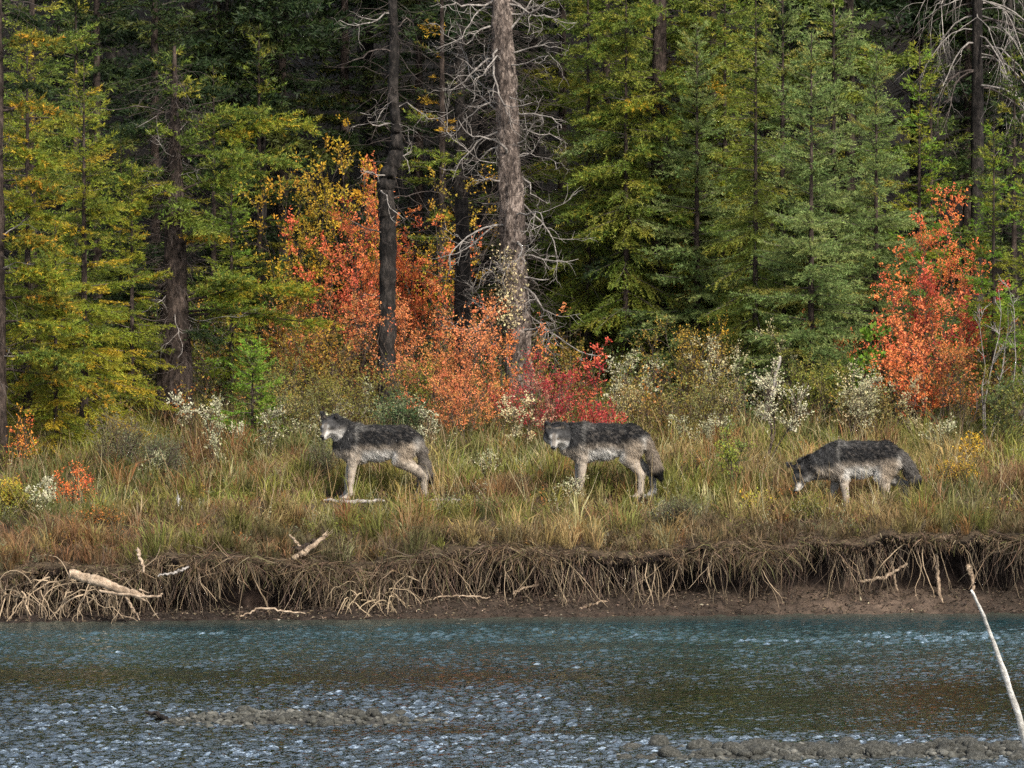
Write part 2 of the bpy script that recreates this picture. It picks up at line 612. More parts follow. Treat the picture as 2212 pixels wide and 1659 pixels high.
def build_water():
    rng = RG(5)
    xs = axis(-5.35, 5.35, 0.033, -150, 150)
    y_in = np.arange(-19.2, -1.9, 0.036)
    pre, s, v = [], 0.03, -19.2
    while v > -57:
        s *= 1.3
        v -= s
        pre.append(max(v, -57))
    ys = np.concatenate([np.array(pre[::-1]), y_in])
    X, Y = np.meshgrid(xs, ys, indexing='ij')
    # roughness of the surface in patches drawn out along the stream
    A = 0.74 + 1.6 * (fbm(X * 0.25 + 3, Y * 0.55, 81, 4) - 0.45)
    row = 488 + 48000 / (Y + 60)
    px = 1106 + X * FPX / (Y + 60)
    calm = sstep(1470, 1500, row + 40 * (fbm(X * .6, Y * .8, 83, 3) - .5)) * (1 - sstep(1575, 1592, row)) * sstep(1080, 1450, px)
    calm2 = sstep(1425, 1450, row) * (1 - sstep(1515, 1530, row)) * (1 - sstep(500, 1100, px)) * 0.5
    calm3 = (1 - sstep(1345, 1372, row)) * 0.6
    A = A * (1 - 0.5 * calm2) * (1 - calm3 * .7)
    A = A + 0.25 * sstep(1362, 1380, row) * (1 - sstep(1440, 1460, row))
    A = A * (1 - calm) + 0.42 * calm
    A = np.maximum(A, 1.15 * sstep(1572, 1600, row))
    A = np.clip(A, 0.42, 1.35)
    Z = np.zeros_like(X)
    gust = 0.45 + 1.1 * fbm(X * 1.3, Y * 1.2, 85, 4)
    for i in range(100):
        ly_ = 0.105 * (0.42 / 0.105) ** rng.random()             # wave length across and along the stream
        lx_ = max(ly_ * (rng.uniform(0.45, 1.0) if i % 5 < 3 else rng.uniform(1.0, 2.2)), .080)
        ky, kx = 2 * pi / ly_, 2 * pi / lx_ * rng.choice([-1, 1])
        slope = 0.040 * (0.2 / ly_) ** 0.35
        ph = kx * X + ky * Y + rng.uniform(0, 2 * pi)
        w = np.sin(ph + 0.7 * np.sin(ph * 0.37 + i))
        Z += slope / math.hypot(kx, ky) * w
    fade = (1 - sstep(6, 20, np.abs(X)))
    RIP = np.clip(0.18 + A * gust * 0.75 + 0.25 * sstep(1575, 1610, row), 0, 1)
    Z = Z * A * gust * fade * (1 - sstep(-20, -24, Y) * 0.7)
    # body colour: milky teal channel, brown over the shallows
    shal = np.clip((bar_height(X, Y) + 0.30) / 0.25, 0, 1) * sstep(-9.5, -11.5, Y)
    deep = np.array([0.004, 0.010, 0.011]) + np.array([0.006, 0.021, 0.025]) * sstep(-12, -4, Y)[..., None]
    edge = (1 - sstep(0.0, 1.3, water_y(X) - Y))[..., None]
    C = deep * (1 - shal[..., None]) + np.array([0.014, 0.012, 0.009]) * shal[..., None]
    C = C * (1 - sstep(-8.0, -12.0, Y)[..., None] * 0.75)
    C = C * (1 - 0.8 * edge) + np.array([0.050, 0.048, 0.034]) * 0.8 * edge
    a = Acc()
    a.add(np.stack([X, Y, Z], -1).reshape(-1, 3), grid_faces(len(xs), len(ys)), C.reshape(-1, 3))
    o = a.build('river', M_WATER, smooth=True)
    ra = o.data.attributes.new('rip', 'FLOAT', 'POINT')
    ra.data.foreach_set('value', RIP.ravel().astype(np.float32))
    tag(o, 'rippled teal river water', kind='structure')


build_water()

# ------------------------------------------------------------------ cobbles of the gravel bars
def icosphere(sub):
    import bmesh
    bm = bmesh.new()
    bmesh.ops.create_icosphere(bm, subdivisions=sub, radius=1.0)
    V = np.array([v.co[:] for v in bm.verts])
    F = np.array([[v.index for v in f.verts] for f in bm.faces])
    bm.free()
    return V, F


ICO2 = icosphere(2)
ICO1 = icosphere(1)


def build_cobbles():
    rng = RG(17)
    V0, F0 = ICO2
    V1, F1 = ICO1
    protos = []
    for i in range(9):
        s = rng.uniform(0.75, 1.25, 3) * np.array([1.0, 0.85, 0.62])
        d = nrm(rng.normal(size=(7, 3)))
        V = V0.copy()
        for q in d:
            dd = V @ q
            c = rng.uniform(0.62, 0.9)
            V = V - np.maximum(dd - c, 0)[:, None] * q * 0.8
        V = V * s * (1 + 0.06 * rng.normal(size=(1, 1)))
        a = Acc()
        a.add(V, F0)
        protos.append(a.mesh('cobble', M_STONE, True))
    # positions: rejection by exposed height
    P = []
    while len(P) < 3200:
        if rng.random() < 0.38:
            x, y = rng.uniform(-3.9, 0.1), rng.uniform(-16.3, -13.9)
        else:
            x, y = rng.uniform(-0.2, 4.6), rng.uniform(-19.0, -16.3)
        h = float(bar_height(np.array(x), np.array(y)))
        if h > -0.04 or (h > -0.10 and rng.random() < 0.3):
            P.append((x, y, h))
    sizes = np.clip(rng.lognormal(math.log(0.027), 0.52, len(P)), 0.009, 0.11)
    left = np.array([p[0] < 0 for p in P])
    sizes[left] *= 0.72
    order = np.argsort(-sizes)
    rest = Acc()
    for q, i in enumerate(order):
        x, y, h = P[i]
        s = sizes[i]
        z = max(h, -0.02 - 0.0 * s) + s * rng.uniform(-0.1, 0.35)
        rz = rng.uniform(0, 2 * pi)
        if q < 280:
            o = bpy.data.objects.new('cobble', protos[rng.integers(len(protos))])
            col.objects.link(o)
            o.parent = gravel
            o.location = (x, y, z)
            o.scale = (s, s, s)
            o.rotation_euler = (rng.normal(0, 0.2), rng.normal(0, 0.2), rz)
        else:
            V = V1 * np.array([1, 0.85, 0.6]) * s * rng.uniform(0.75, 1.25, 3)
            c, sn = math.cos(rz), math.sin(rz)
            V = np.stack([V[:, 0] * c - V[:, 1] * sn, V[:, 0] * sn + V[:, 1] * c, V[:, 2]], 1)
            rest.add(V + np.array([x, y, z]), F1)
    o = rest.build('pebbles', M_STONE, gravel, True)
    tag(o, kind='stuff')


build_cobbles()

# ------------------------------------------------------------------ palettes (base colours)
G_DARK = [((0.014, 0.026, 0.010), 3), ((0.022, 0.036, 0.011), 2), ((0.05, 0.056, 0.012), .4)]  # dark spruce green, lowered further to put forest shade into the needles
G_MID = [((0.092, 0.130, 0.020), 4), ((0.14, 0.165, 0.024), 3), ((0.21, 0.19, 0.025), 1.4), ((0.05, 0.078, 0.017), 2)]
G_BLUE = [((0.115, 0.165, 0.050), 4), ((0.17, 0.21, 0.066), 3), ((0.075, 0.11, 0.032), 2), ((0.22, 0.20, 0.04), .8)]
G_YEL = [((0.135, 0.165, 0.016), 4), ((0.20, 0.195, 0.02), 3), ((0.07, 0.095, 0.014), 2), ((0.36, 0.24, 0.02), 1.0)]
G_OCHRE = [((0.10, 0.115, 0.018), 3), ((0.19, 0.16, 0.018), 3), ((0.36, 0.20, 0.02), 2.0), ((0.05, 0.065, 0.014), 2)]
G_LIME = [((0.11, 0.20, 0.02), 4), ((0.16, 0.24, 0.025), 3), ((0.07, 0.12, 0.02), 1)]
L_ORANGE = [((0.68, 0.20, 0.055), 3), ((0.58, 0.24, 0.05), 2), ((0.60, 0.11, 0.05), 2), ((0.30, 0.12, 0.03), 1)]
L_SALMON = [((0.68, 0.23, 0.095), 4), ((0.60, 0.17, 0.085), 2), ((0.50, 0.26, 0.07), 1.8), ((0.28, 0.15, 0.05), 1.8)]
L_REDOR = [((0.72, 0.16, 0.075), 4), ((0.68, 0.24, 0.07), 3), ((0.44, 0.07, 0.055), 1.3), ((0.30, 0.14, 0.05), 1.0)]
L_CRIMSON = [((0.34, 0.035, 0.045), 4), ((0.22, 0.025, 0.035), 3), ((0.48, 0.07, 0.05), 1.5), ((0.2, 0.1, 0.04), 1)]
L_YELOR = [((0.60, 0.34, 0.030), 3), ((0.52, 0.38, 0.035), 3), ((0.56, 0.23, 0.03), 1.5), ((0.26, 0.20, 0.03), 2)]
L_OLIVE = [((0.16, 0.155, 0.035), 3), ((0.21, 0.18, 0.04), 2), ((0.10, 0.11, 0.025), 2), ((0.30, 0.20, 0.04), 1)]
L_BROWN = [((0.20, 0.125, 0.04), 3), ((0.13, 0.085, 0.03), 3), ((0.32, 0.17, 0.04), 1.2), ((0.14, 0.13, 0.03), 2)]
L_GREEN = [((0.09, 0.14, 0.045), 3), ((0.13, 0.17, 0.06), 2), ((0.06, 0.09, 0.03), 2)]
L_DKGREEN = [((0.045, 0.085, 0.035), 3), ((0.07, 0.115, 0.045), 2), ((0.16, 0.18, 0.07), .7)]
L_SILVER = [((0.46, 0.44, 0.28), 4), ((0.33, 0.33, 0.19), 3), ((0.58, 0.55, 0.40), 2), ((0.18, 0.19, 0.09), 2)]
L_CREAM = [((0.62, 0.52, 0.30), 4), ((0.50, 0.42, 0.24), 2), ((0.36, 0.30, 0.14), 2), ((0.5, 0.25, 0.1), .8)]
L_SAGE = [((0.17, 0.18, 0.10), 3), ((0.11, 0.12, 0.06), 3), ((0.26, 0.25, 0.15), 1)]
L_CHART = [((0.34, 0.36, 0.04), 3), ((0.22, 0.26, 0.04), 2), ((0.5, 0.42, 0.04), 1)]


# ------------------------------------------------------------------ conifers
def trunk_tube(acc, rng, H, r0, z0=-0.3, lean=(0, 0), bend=0.0, S=14, K=40, C=(0.1, 0.08, 0.07), rough=0.10, taper=0.85):
    zs = np.linspace(z0, H, K)
    t = (zs - z0) / (H - z0)
    cx = lean[0] * zs + bend * np.sin(t * 5 + 1)
    cy = lean[1] * zs
    r = r0 * (1 - taper * t) * (1 + 0.35 * np.exp(-np.maximum(zs, 0) * 3.5))
    an = np.arange(S) * 2 * pi / S
    ph = rng.uniform(0, 50)
    rid = 1 + rough * (2 * vn(an[None, :] * S / (2 * pi) * 0.9 + ph, zs[:, None] * 2.4, 5) - 1) + rough * (2 * vn(an[None, :] * 3 + ph, zs[:, None] * 7, 9) - 1)
    rid[:, -1] = (rid[:, -2] + rid[:, 0]) / 2
    V = np.stack([cx[:, None] + r[:, None] * rid * np.cos(an), cy[:, None] + r[:, None] * rid * np.sin(an), np.broadcast_to(zs[:, None], (K, S))], -1)
    i = np.arange(K - 1)[:, None]
    j = np.arange(S)[None, :]
    F = np.stack([i * S + j, i * S + (j + 1) % S, (i + 1) * S + (j + 1) % S, (i + 1) * S + j], -1).reshape(-1, 4)
    acc.add(V.reshape(-1, 3), F, C)
    return lambda z: np.stack([np.interp(z, zs, cx), np.interp(z, zs, cy), z], -1)


def conifer_parts(rng, H, rmax, zb, nb, pal, trunk_r=0.07, e_low=-0.1, e_top=0.6, droop=0.35, upturn=0.25, power=0.8,
                  nlen=0.038, nw=0.0092, nsp=0.0115, sec=0.045, lean=(0, 0), bend=0.0, sag=0.12, zcut=99, fat=2.6, side=None, bark_rough=.08):
    """trunk, wood and needle meshes of a spruce or fir"""
    tr, wd, cr = Acc(), Acc(), Acc()
    ax = trunk_tube(tr, rng, H, trunk_r, lean=lean, bend=bend, taper=0.93, rough=bark_rough)
    n = int(nb * (H - zb))
    z = zb + (H * 0.985 - zb) * rng.random(n) ** 1.05
    rel = (z - zb) / (H - zb)
    L = rmax * (1 - rel) ** power * rng.uniform(0.62, 1.12, n) + 0.06
    L = np.where(rng.random(n) < .34, L * rng.uniform(.25, .6, n), L)
    az = rng.uniform(0, 2 * pi, n)
    if side is not None:
        az = np.where(rng.random(n) < 0.55, rng.normal(side, 0.6, n), az)
    e = e_low + (e_top - e_low) * rel ** 1.6 + rng.normal(0, 0.08, n)
    K = 6
    t = np.linspace(0, 1, K)[None, :]
    o = ax(z)
    rr = L[:, None] * t * np.cos(e)[:, None]
    zz = L[:, None] * (np.sin(e)[:, None] * t - droop * t ** 2 * (1 - rel[:, None] * .8) + upturn * t ** 3)
    wob = rng.normal(0, 0.07, (n, 1)) * t ** 2 * L[:, None]
    P = np.stack([o[:, 0:1] + rr * np.cos(az)[:, None] - wob * np.sin(az)[:, None], o[:, 1:2] + rr * np.sin(az)[:, None] + wob * np.cos(az)[:, None], o[:, 2:3] + zz], -1)
    R = np.clip(0.010 * L[:, None] + 0.004, .004, .03) * (1 - 0.85 * t)
    V, F = tubes(P, R, 3)
    wd.add(V, F, (0.05, 0.04, 0.035))
    cb = pick(rng, pal, n)
    cnt = np.maximum((L / sec * 2 * np.where(z > zcut, 0.5, 1.0)).astype(int), 3)
    p, _, idx, tt = spawn(rng, P, cnt, 0.0, 1.0)
    f = tt * (K - 1)
    i = np.minimum(f.astype(int), K - 2)
    tan = nrm(P[idx, i + 1] - P[idx, i])
    sd = np.where(rng.random(len(idx)) < 0.5, 1.0, -1.0)
    sv = np.stack([-np.sin(az[idx]) * sd, np.cos(az[idx]) * sd, np.zeros(len(idx))], -1)
    d = nrm(tan * rng.uniform(0.6, 1.2, (len(idx), 1)) + sv * rng.uniform(0.25, 1.0, (len(idx), 1)) + np.stack([np.zeros(len(idx)), np.zeros(len(idx)), rng.normal(-sag * .5, 0.16, len(idx))], -1))
    l2 = np.clip(L[idx] * 0.40 * (1 - tt) ** 0.7 * rng.uniform(0.5, 1.15, len(idx)) + 0.07, 0.05, 0.55)
    c2 = jit(rng, cb[idx] * 0.75 + pick(rng, pal, len(idx)) * 0.25, 0.22, 0.06)
    big = np.where(z[idx] > zcut, fat, 1.0)
    nn = np.maximum((l2 / (nsp * big * big * 0.8)).astype(int), 4)
    j = np.repeat(np.arange(len(idx)), nn)
    u = rng.random(len(j))
    pos = p[j] + d[j] * (l2[j] * u)[:, None] + np.stack([np.zeros(len(j)), np.zeros(len(j)), -sag * l2[j] * u * u], -1)
    r = rng.normal(size=(len(j), 3))
    nd = nrm(d[j] * rng.uniform(0.5, 1.0, (len(j), 1)) + nrm(r) * 0.75 + np.array([0, 0, 0.12]))
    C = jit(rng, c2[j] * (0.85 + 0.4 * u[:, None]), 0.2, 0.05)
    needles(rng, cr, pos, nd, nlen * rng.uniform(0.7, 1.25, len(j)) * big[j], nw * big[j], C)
    return tr, wd, cr


def conifer(name, px, y, label, H, rmax, pal, seed, zb=0.15, nb=16, trunk_mat=None, group=None, cat='conifer', rz=None, **kw):
    rng = RG(seed)
    loc = gpt(px, y)
    root = empty(name, loc, label, cat, group)
    tr, wd, cr = conifer_parts(rng, H, rmax, zb, nb, pal, **kw)
    tr.build('trunk', trunk_mat or M_BARK_BROWN, root, True)
    tag(wd.build('branches', M_DARKTWIG, root), kind='stuff')
    cr.build('crown', M_NEEDLE, root)
    return root


# ------------------------------------------------------------------ dead branches and snags
def crooked(rng, P0, D0, L, r0, K=9, wig=0.35, pull=(0, 0, 0.02), sub=4, sub2=2, S=5):
    """one dead branch with its twigs -> Acc"""
    a = Acc()
    P = grow(rng, [P0], [D0], [L], K, wig, pull)
    tt = np.linspace(0, 1, K)
    V, F = tubes(P, r0 * (1 - 0.8 * tt)[None], S)
    a.add(V, F)
    if sub:
        p, d, i, t = spawn(rng, P, [sub], 0.2, 0.95, 0.9)
        l2 = L * rng.uniform(0.25, 0.6, len(p)) * (1.1 - 0.5 * t)
        Q = grow(rng, p, d, l2, 7, wig * 1.05, pull)
        V, F = tubes(Q, (r0 * 0.5 * (1 - 0.5 * t))[:, None] * (1 - 0.75 * np.linspace(0, 1, 7))[None], 4)
        a.add(V, F)
        if sub2:
            p, d, i, t = spawn(rng, Q, [sub2] * len(Q), 0.2, 0.95, 0.9)
            l3 = l2[i] * rng.uniform(0.25, 0.6, len(p))
            W = grow(rng, p, d, l3, 5, wig, pull)
            V, F = tubes(W, np.full((len(W), 1), r0 * 0.22) * (1 - 0.7 * np.linspace(0, 1, 5))[None], 3)
            a.add(V, F)
    return a


# ------------------------------------------------------------------ shrubs
def shrub(name, px, y, label, h, w, pal, seed, nst=7, n1=7, n2=4, leaf=0.036, lw=0.55, nleaf=7, up=0.10, wig=0.14, lf0=0.25,
          stem_r=0.008, t0=0.25, cat='shrub', group=None, bare=0.0, spread=0.1, top=False, stem_mat=None, twigs=True):
    rng = RG(seed)
    loc = gpt(px, y)
    root = empty(name, loc, label, cat, group)
    wd, lf = Acc(), Acc()
    b = np.stack([rng.normal(0, spread * w, nst), rng.normal(0, spread * w, nst), np.full(nst, -0.05)], -1)
    out = rng.normal(size=(nst, 3)) * np.array([1, 1, 0])
    D = np.array([0, 0, 1.0]) + out * (0.34 * w / max(h, .2))
    L = h * rng.uniform(0.70, 1.03, nst)
    P = grow(rng, b, D, L, 8, wig, (0, 0, up))
    V, F = tubes(P, stem_r * (1 - 0.8 * np.linspace(0, 1, 8))[None] * rng.uniform(.6, 1.2, (nst, 1)), 4)
    wd.add(V, F)
    p, d, i, t = spawn(rng, P, [n1] * nst, t0, 1.0, 0.75, 0.15)
    l2 = 0.36 * w * rng.uniform(0.4, 1.1, len(p)) * (1.25 - 0.65 * t) + 0.05
    Q = grow(rng, p, d, l2, 4, wig * 1.2, (0, 0, up * .6))
    V, F = tubes(Q, np.full((len(Q), 1), stem_r * .42) * (1 - 0.7 * np.linspace(0, 1, 4))[None], 3)
    wd.add(V, F)
    p3, d3, i3, t3 = spawn(rng, Q, [n2] * len(Q), 0.25, 1.0, 0.7, 0.1)
    l3 = l2[i3] * rng.uniform(0.25, 0.6, len(p3)) + 0.03
    W = grow(rng, p3, d3, l3, 4, wig * 1.3, (0, 0, up * .4))
    needles(rng, wd, W[:, 0], W[:, -1] - W[:, 0], np.linalg.norm(W[:, -1] - W[:, 0], axis=1), max(stem_r * .5, .004), np.full((len(W), 3), .1))
    cs = pick(rng, pal, nst)
    cq = cs[i] * 0.55 + pick(rng, pal, len(Q)) * 0.45
    on = rng.random(len(Q)) >= bare
    for (Z, ci, cnt, msk) in ((Q, np.arange(len(Q)), nleaf, on), (W, i3, nleaf, on[i3])):
        pp, dd, ii, t4 = spawn(rng, Z, np.where(msk, cnt, 0), lf0, 1.0, 0.9, 0.1)
        if len(pp) == 0:
            continue
        C = jit(rng, cq[ci[ii]] * 0.7 + pick(rng, pal, len(pp)) * 0.3, 0.25, 0.07)
        leaves(rng, lf, pp + rng.normal(0, 0.008, pp.shape), dd + rng.normal(0, 0.35, dd.shape), leaf, leaf * lw, C)
    wd.build('stems', stem_mat or M_SHRUBSTEM, root)
    if lf.n:
        lf.build('foliage', M_LEAF, root)
    return root


# ================================================================== TREES
# --- the pale grey snag, its trunk beyond the top of the frame
def build_grey_snag():
    rng = RG(101)
    y = 6.5
    b = gpt(1122, y)
    top = at(1078, -200, y)
    H = top[2] - b[2] + 2.5
    lean = ((top[0] - b[0]) / (top[2] - b[2]), 0.01)
    root = empty('snag', b, 'tall pale grey dead trunk with bare curling branches, in the middle of the forest edge', 'dead tree')
    t = Acc()
    ax = trunk_tube(t, rng, H, 0.165, lean=lean, S=30, K=150, rough=0.17, taper=0.45, bend=0.014)
    t.build('trunk', M_BARK_GREY, root, True)
    n = 96
    zz = np.linspace(1.1, H - 0.3, n) + rng.normal(0, 0.06, n)
    for i, z in enumerate(zz):
        c = ax(np.array([z]))[0]
        sgn = 1 if i % 2 else -1
        az = (0 if sgn > 0 else pi) + rng.normal(0, 0.75)
        d = np.array([math.cos(az), math.sin(az) * 0.7 - 0.15, rng.normal(0.0, 0.18)])
        L = rng.uniform(0.6, 1.35) * (1.0 if z > 2 else 0.9)
        if rng.random() < 0.25:
            L *= 0.5
        a = crooked(rng, c + nrm(d) * 0.10, d, L, rng.uniform(0.008, 0.018), 10, 0.30, (0, -0.02, 0.01), sub=rng.integers(4, 8), sub2=3)
        a.build('branch', M_DEADWOOD, root)
    # brown fine twig haze round the trunk
    a = Acc()
    N = 1500
    z = rng.uniform(0.8, H, N)
    c = ax(z)
    az = rng.uniform(0, 2 * pi, N)
    D = np.stack([np.cos(az), np.sin(az), rng.normal(-0.1, 0.35, N)], -1)
    P = grow(rng, c, D, rng.uniform(0.3, 1.0, N), 5, 0.32, (0, 0, -0.03))
    V, F = tubes(P, np.full((N, 1), 0.0036) * np.linspace(1, .4, 5)[None], 3)
    a.add(V, F)
    a.build('twigs', M_DARKTWIG, root)
    # cream leaves of a climber hugging the lower trunk
    a = Acc()
    N = 520
    z = rng.uniform(1.25, 2.15, N)
    c = ax(z)
    an = rng.normal(-1.9, 0.5, N)
    pos = c + np.stack([np.cos(an) * 0.20, np.sin(an) * 0.20, np.zeros(N)], -1) + rng.normal(0, .03, (N, 3)) + np.stack([-.03 * np.ones(N), np.zeros(N), np.zeros(N)], -1)
    leaves(rng, a, pos, rng.normal(size=(N, 3)), 0.04, 0.024, jit(rng, pick(rng, L_CREAM[:2], N), .2))
    o = a.build('climber_leaves', M_LEAF, root)
    o['label'] = 'cream leaves of a climber on the lower trunk'


build_grey_snag()


# --- the dark snag left of it
def build_dark_snag():
    rng = RG(102)
    y = 6.2
    b = gpt(838, y)
    root = empty('snag', b, 'slim almost black dead trunk, kinked above the orange leaves', 'dead tree')
    pts = [(838, 900, .118), (835, 760, .105), (838, 600, .100), (838, 480, .098), (832, 410, .105), (838, 375, .10), (858, 330, .085),
           (856, 270, .065), (848, 200, .062), (852, 100, .060), (848, 0, .055), (850, -200, .045), (846, -420, .02)]
    P = np.array([at(x, r, y) for x, r, _ in pts]) - b
    P[0, 2] = -0.2
    tt = np.linspace(0, len(pts) - 1, 90)
    Pi = np.stack([np.interp(tt, np.arange(len(pts)), P[:, k]) for k in range(3)], -1)
    R = np.interp(tt, np.arange(len(pts)), [p[2] for p in pts]) * (1 + .06 * rng.normal(size=90))
    Pi[:, 1] += 0.02 * rng.normal(size=90)
    V, F = tubes(Pi[None], R[None], 16)
    V = V + 0.012 * (vn(V[:, 0] * 25 + V[:, 1] * 25, V[:, 2] * 5, 3)[:, None] - .5) * nrm(V * np.array([1, 1, 0]) - np.array([0, 0, 0]))
    a = Acc()
    a.add(V, F)
    a.build('trunk', M_BARK_DARK, root, True)
    # hand placed crooked pale branches: picture row, side, length
    spec = [(30, -1, .8), (60, 1, .5), (115, -1, .9), (160, -1, .55), (200, -1, .5), (235, 1, .9), (265, -1, 1.0), (290, 1, .55), (300, -1, .6), (330, 1, .35), (345, 1, .6),
            (390, -1, .55), (410, -1, .9), (420, 1, .6), (440, 1, .8), (505, -1, .75), (560, 1, .3), (640, -1, .5), (690, -1, .55), (-60, -1, .8), (-90, 1, .8), (-150, 1, .7), (-160, -1, .7)]
    for (row, s, L) in spec:
        z = at(838, row, y)[2] - b[2]
        c = np.array([np.interp(z, Pi[:, 2], Pi[:, 0]), np.interp(z, Pi[:, 2], Pi[:, 1]), z])
        d = np.array([s, -0.35 + rng.normal(0, .4), rng.normal(0.05, 0.25)])
        pale = row < 430 and rng.random() < 0.75
        a = crooked(rng, c, d, L, rng.uniform(0.008, 0.014), 9, 0.42, (0, 0, -0.06), sub=rng.integers(2, 5), sub2=2)
        a.build('branch', M_DEADWOOD if pale else M_DARKTWIG, root)
    a = Acc()
    N = 260
    z = rng.uniform(2.0, 8.5, N)
    c = np.stack([np.interp(z, Pi[:, 2], Pi[:, 0]), np.interp(z, Pi[:, 2], Pi[:, 1]), z], -1)
    az = rng.uniform(0, 2 * pi, N)
    P2 = grow(rng, c, np.stack([np.cos(az), np.sin(az), rng.normal(-0.2, .3, N)], -1), rng.uniform(.4, 1.2, N), 7, .25, (0, 0, -.05))
    V, F = tubes(P2, np.full((N, 1), .0034) * np.linspace(1, .4, 7)[None], 3)
    a.add(V, F)
    a.build('twigs', M_DARKTWIG, root)


build_dark_snag()


# --- big living conifers whose trunks leave the frame
def big_conifer(name, px, y, label, H, tr, pal, seed, pads, mat, dead=60, lean=0.0, tw=140, twr=0.75, crown_from=6.0, crown_r=1.7, fine=False, taper=.7):
    """thick trunk, hand placed leafy limbs (picture x, row, length along x, spread), dead twigs and a high crown"""
    rng = RG(seed)
    b = gpt(px, y)
    root = empty(name, b, label, 'conifer')
    t = Acc()
    ax = trunk_tube(t, rng, H, tr, lean=(lean, 0), S=20, K=80, rough=0.10, taper=taper)
    t.build('trunk', mat, root, True)
    for (bx, row, tx, tz, dy, n, pl) in pads:
        p0 = at(bx, row, y) - b
        p0 = ax(np.array([p0[2]]))[0]
        p1 = at(tx, row + tz, y + dy) - b
        K = 8
        u = np.linspace(0, 1, K)[:, None]
        P = p0 * (1 - u) + p1 * u
        P[:, 2] += 0.10 * np.sin(u[:, 0] * pi) + rng.normal(0, .012, K)
        a = Acc()
        V, F = tubes(P[None], (0.018 * (1 - .75 * u[:, 0]))[None], 5)
        a.add(V, F)
        limb = a.build('limb', M_BARK_BROWN, root)
        cr = Acc()
        Lm = np.linalg.norm(p1 - p0)
        m = int(n)
        pp, dd, ii, t_ = spawn(rng, P[None], [m], 0.25, 1.0, 0.9)
        side = np.where(rng.random(m) < .5, 1, -1)
        ln = nrm((p1 - p0)[None])
        dd = nrm(ln * rng.uniform(.3, 1.0, (m, 1)) + np.stack([rng.normal(0, .3, m), side * rng.uniform(.3, 1, m), rng.normal(-.02, .10, m)], -1))
        l2 = Lm * rng.uniform(.12, .38, m) * (1.2 - .6 * t_)
        Q = grow(rng, pp, dd, l2, 4, .12, (0, 0, -.03))
        q, qd, qi, qt = spawn(rng, Q, [5] * m, .2, 1.0, .7)
        qd = nrm(qd * np.array([1, 1, .4]))
        l3 = rng.uniform(.06, .16, len(q))
        c3 = jit(rng, pick(rng, pl, len(q)), .2)
        k = 17
        j = np.repeat(np.arange(len(q)), k)
        uu = rng.random(len(j))
        pos = q[j] + qd[j] * (l3[j] * uu)[:, None]
        nd = nrm(qd[j] * .7 + nrm(rng.normal(size=(len(j), 3))) * .8 + np.array([0, 0, .15]))
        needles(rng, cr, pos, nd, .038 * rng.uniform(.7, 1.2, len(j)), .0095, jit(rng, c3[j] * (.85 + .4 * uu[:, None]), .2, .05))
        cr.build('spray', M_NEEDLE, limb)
    for i in range(dead):
        z = rng.uniform(.8, min(6.5, H * .9))
        c = ax(np.array([z]))[0]
        az = rng.uniform(0, 2 * pi)
        d = np.array([math.cos(az), math.sin(az) * .8 - .2, rng.normal(-.1, .25)])
        a = crooked(rng, c, d, rng.uniform(.4, 1.3), rng.uniform(.006, .011), 8, .28, (0, 0, -.05), sub=3, sub2=2, S=4)
        a.build('dead_branch', M_DEADWOOD if rng.random() < .3 else M_DARKTWIG, root)
    if tw:
        a = Acc()
        z = rng.uniform(.6, min(7.0, H * .95), tw)
        c = ax(z)
        az = rng.uniform(0, 2 * pi, tw)
        P = grow(rng, c, np.stack([np.cos(az), np.sin(az), rng.normal(-.2, .3, tw)], -1), rng.uniform(.3, twr, tw), 7, .3, (0, 0, -.05))
        V, F = tubes(P, np.full((tw, 1), .0042) * np.linspace(1, .4, 7)[None], 3)
        a.add(V, F)
        a.build('twigs', M_DARKTWIG, root)
    # high crown, mostly above the picture
    kw = dict(nlen=.048, nw=.015, nsp=.018, sec=.055) if fine else dict(nlen=.10, nw=.034, nsp=.055, sec=.12)
    _, wd, cr = conifer_parts(rng, H, crown_r, crown_from, 22 if fine else 9, pal, droop=.3, lean=(lean, 0), trunk_r=.01, **kw)
    cr.build('crown', M_NEEDLE, root)


big_conifer('spruce', 378, 5.6, 'old spruce with a thick dark ragged trunk between bright spruce and orange shrubs', 4.6, 0.25, G_MID + G_DARK, 201,
            [(375, 300, 560, -55, -.2, 60, G_MID), (375, 330, 655, -60, .3, 85, G_YEL), (378, 345, 620, 10, -.6, 70, G_MID), (378, 420, 560, -40, -.4, 36, G_MID),
             (380, 660, 520, -50, -.5, 70, G_MID), (380, 660, 655, -30, -.2, 95, G_YEL), (380, 680, 610, 20, .5, 60, G_MID), (380, 690, 690, 10, .3, 45, G_YEL), (372, 540, 470, -20, -.5, 30, G_OCHRE),
             (370, 300, 260, -10, -.5, 50, G_DARK), (370, 380, 270, 10, -.3, 45, G_MID), (370, 420, 300, 30, -.4, 30, G_YEL), (370, 620, 240, 40, -.2, 40, G_DARK), (372, 215, 480, -10, .3, 45, G_DARK), (372, 150, 300, 10, .2, 40, G_DARK),
             (380, 720, 470, 30, -.4, 24, G_DARK)],
            M_BARK_BROWN, dead=40, tw=620, crown_from=2.6, crown_r=.95, fine=True, taper=.93)
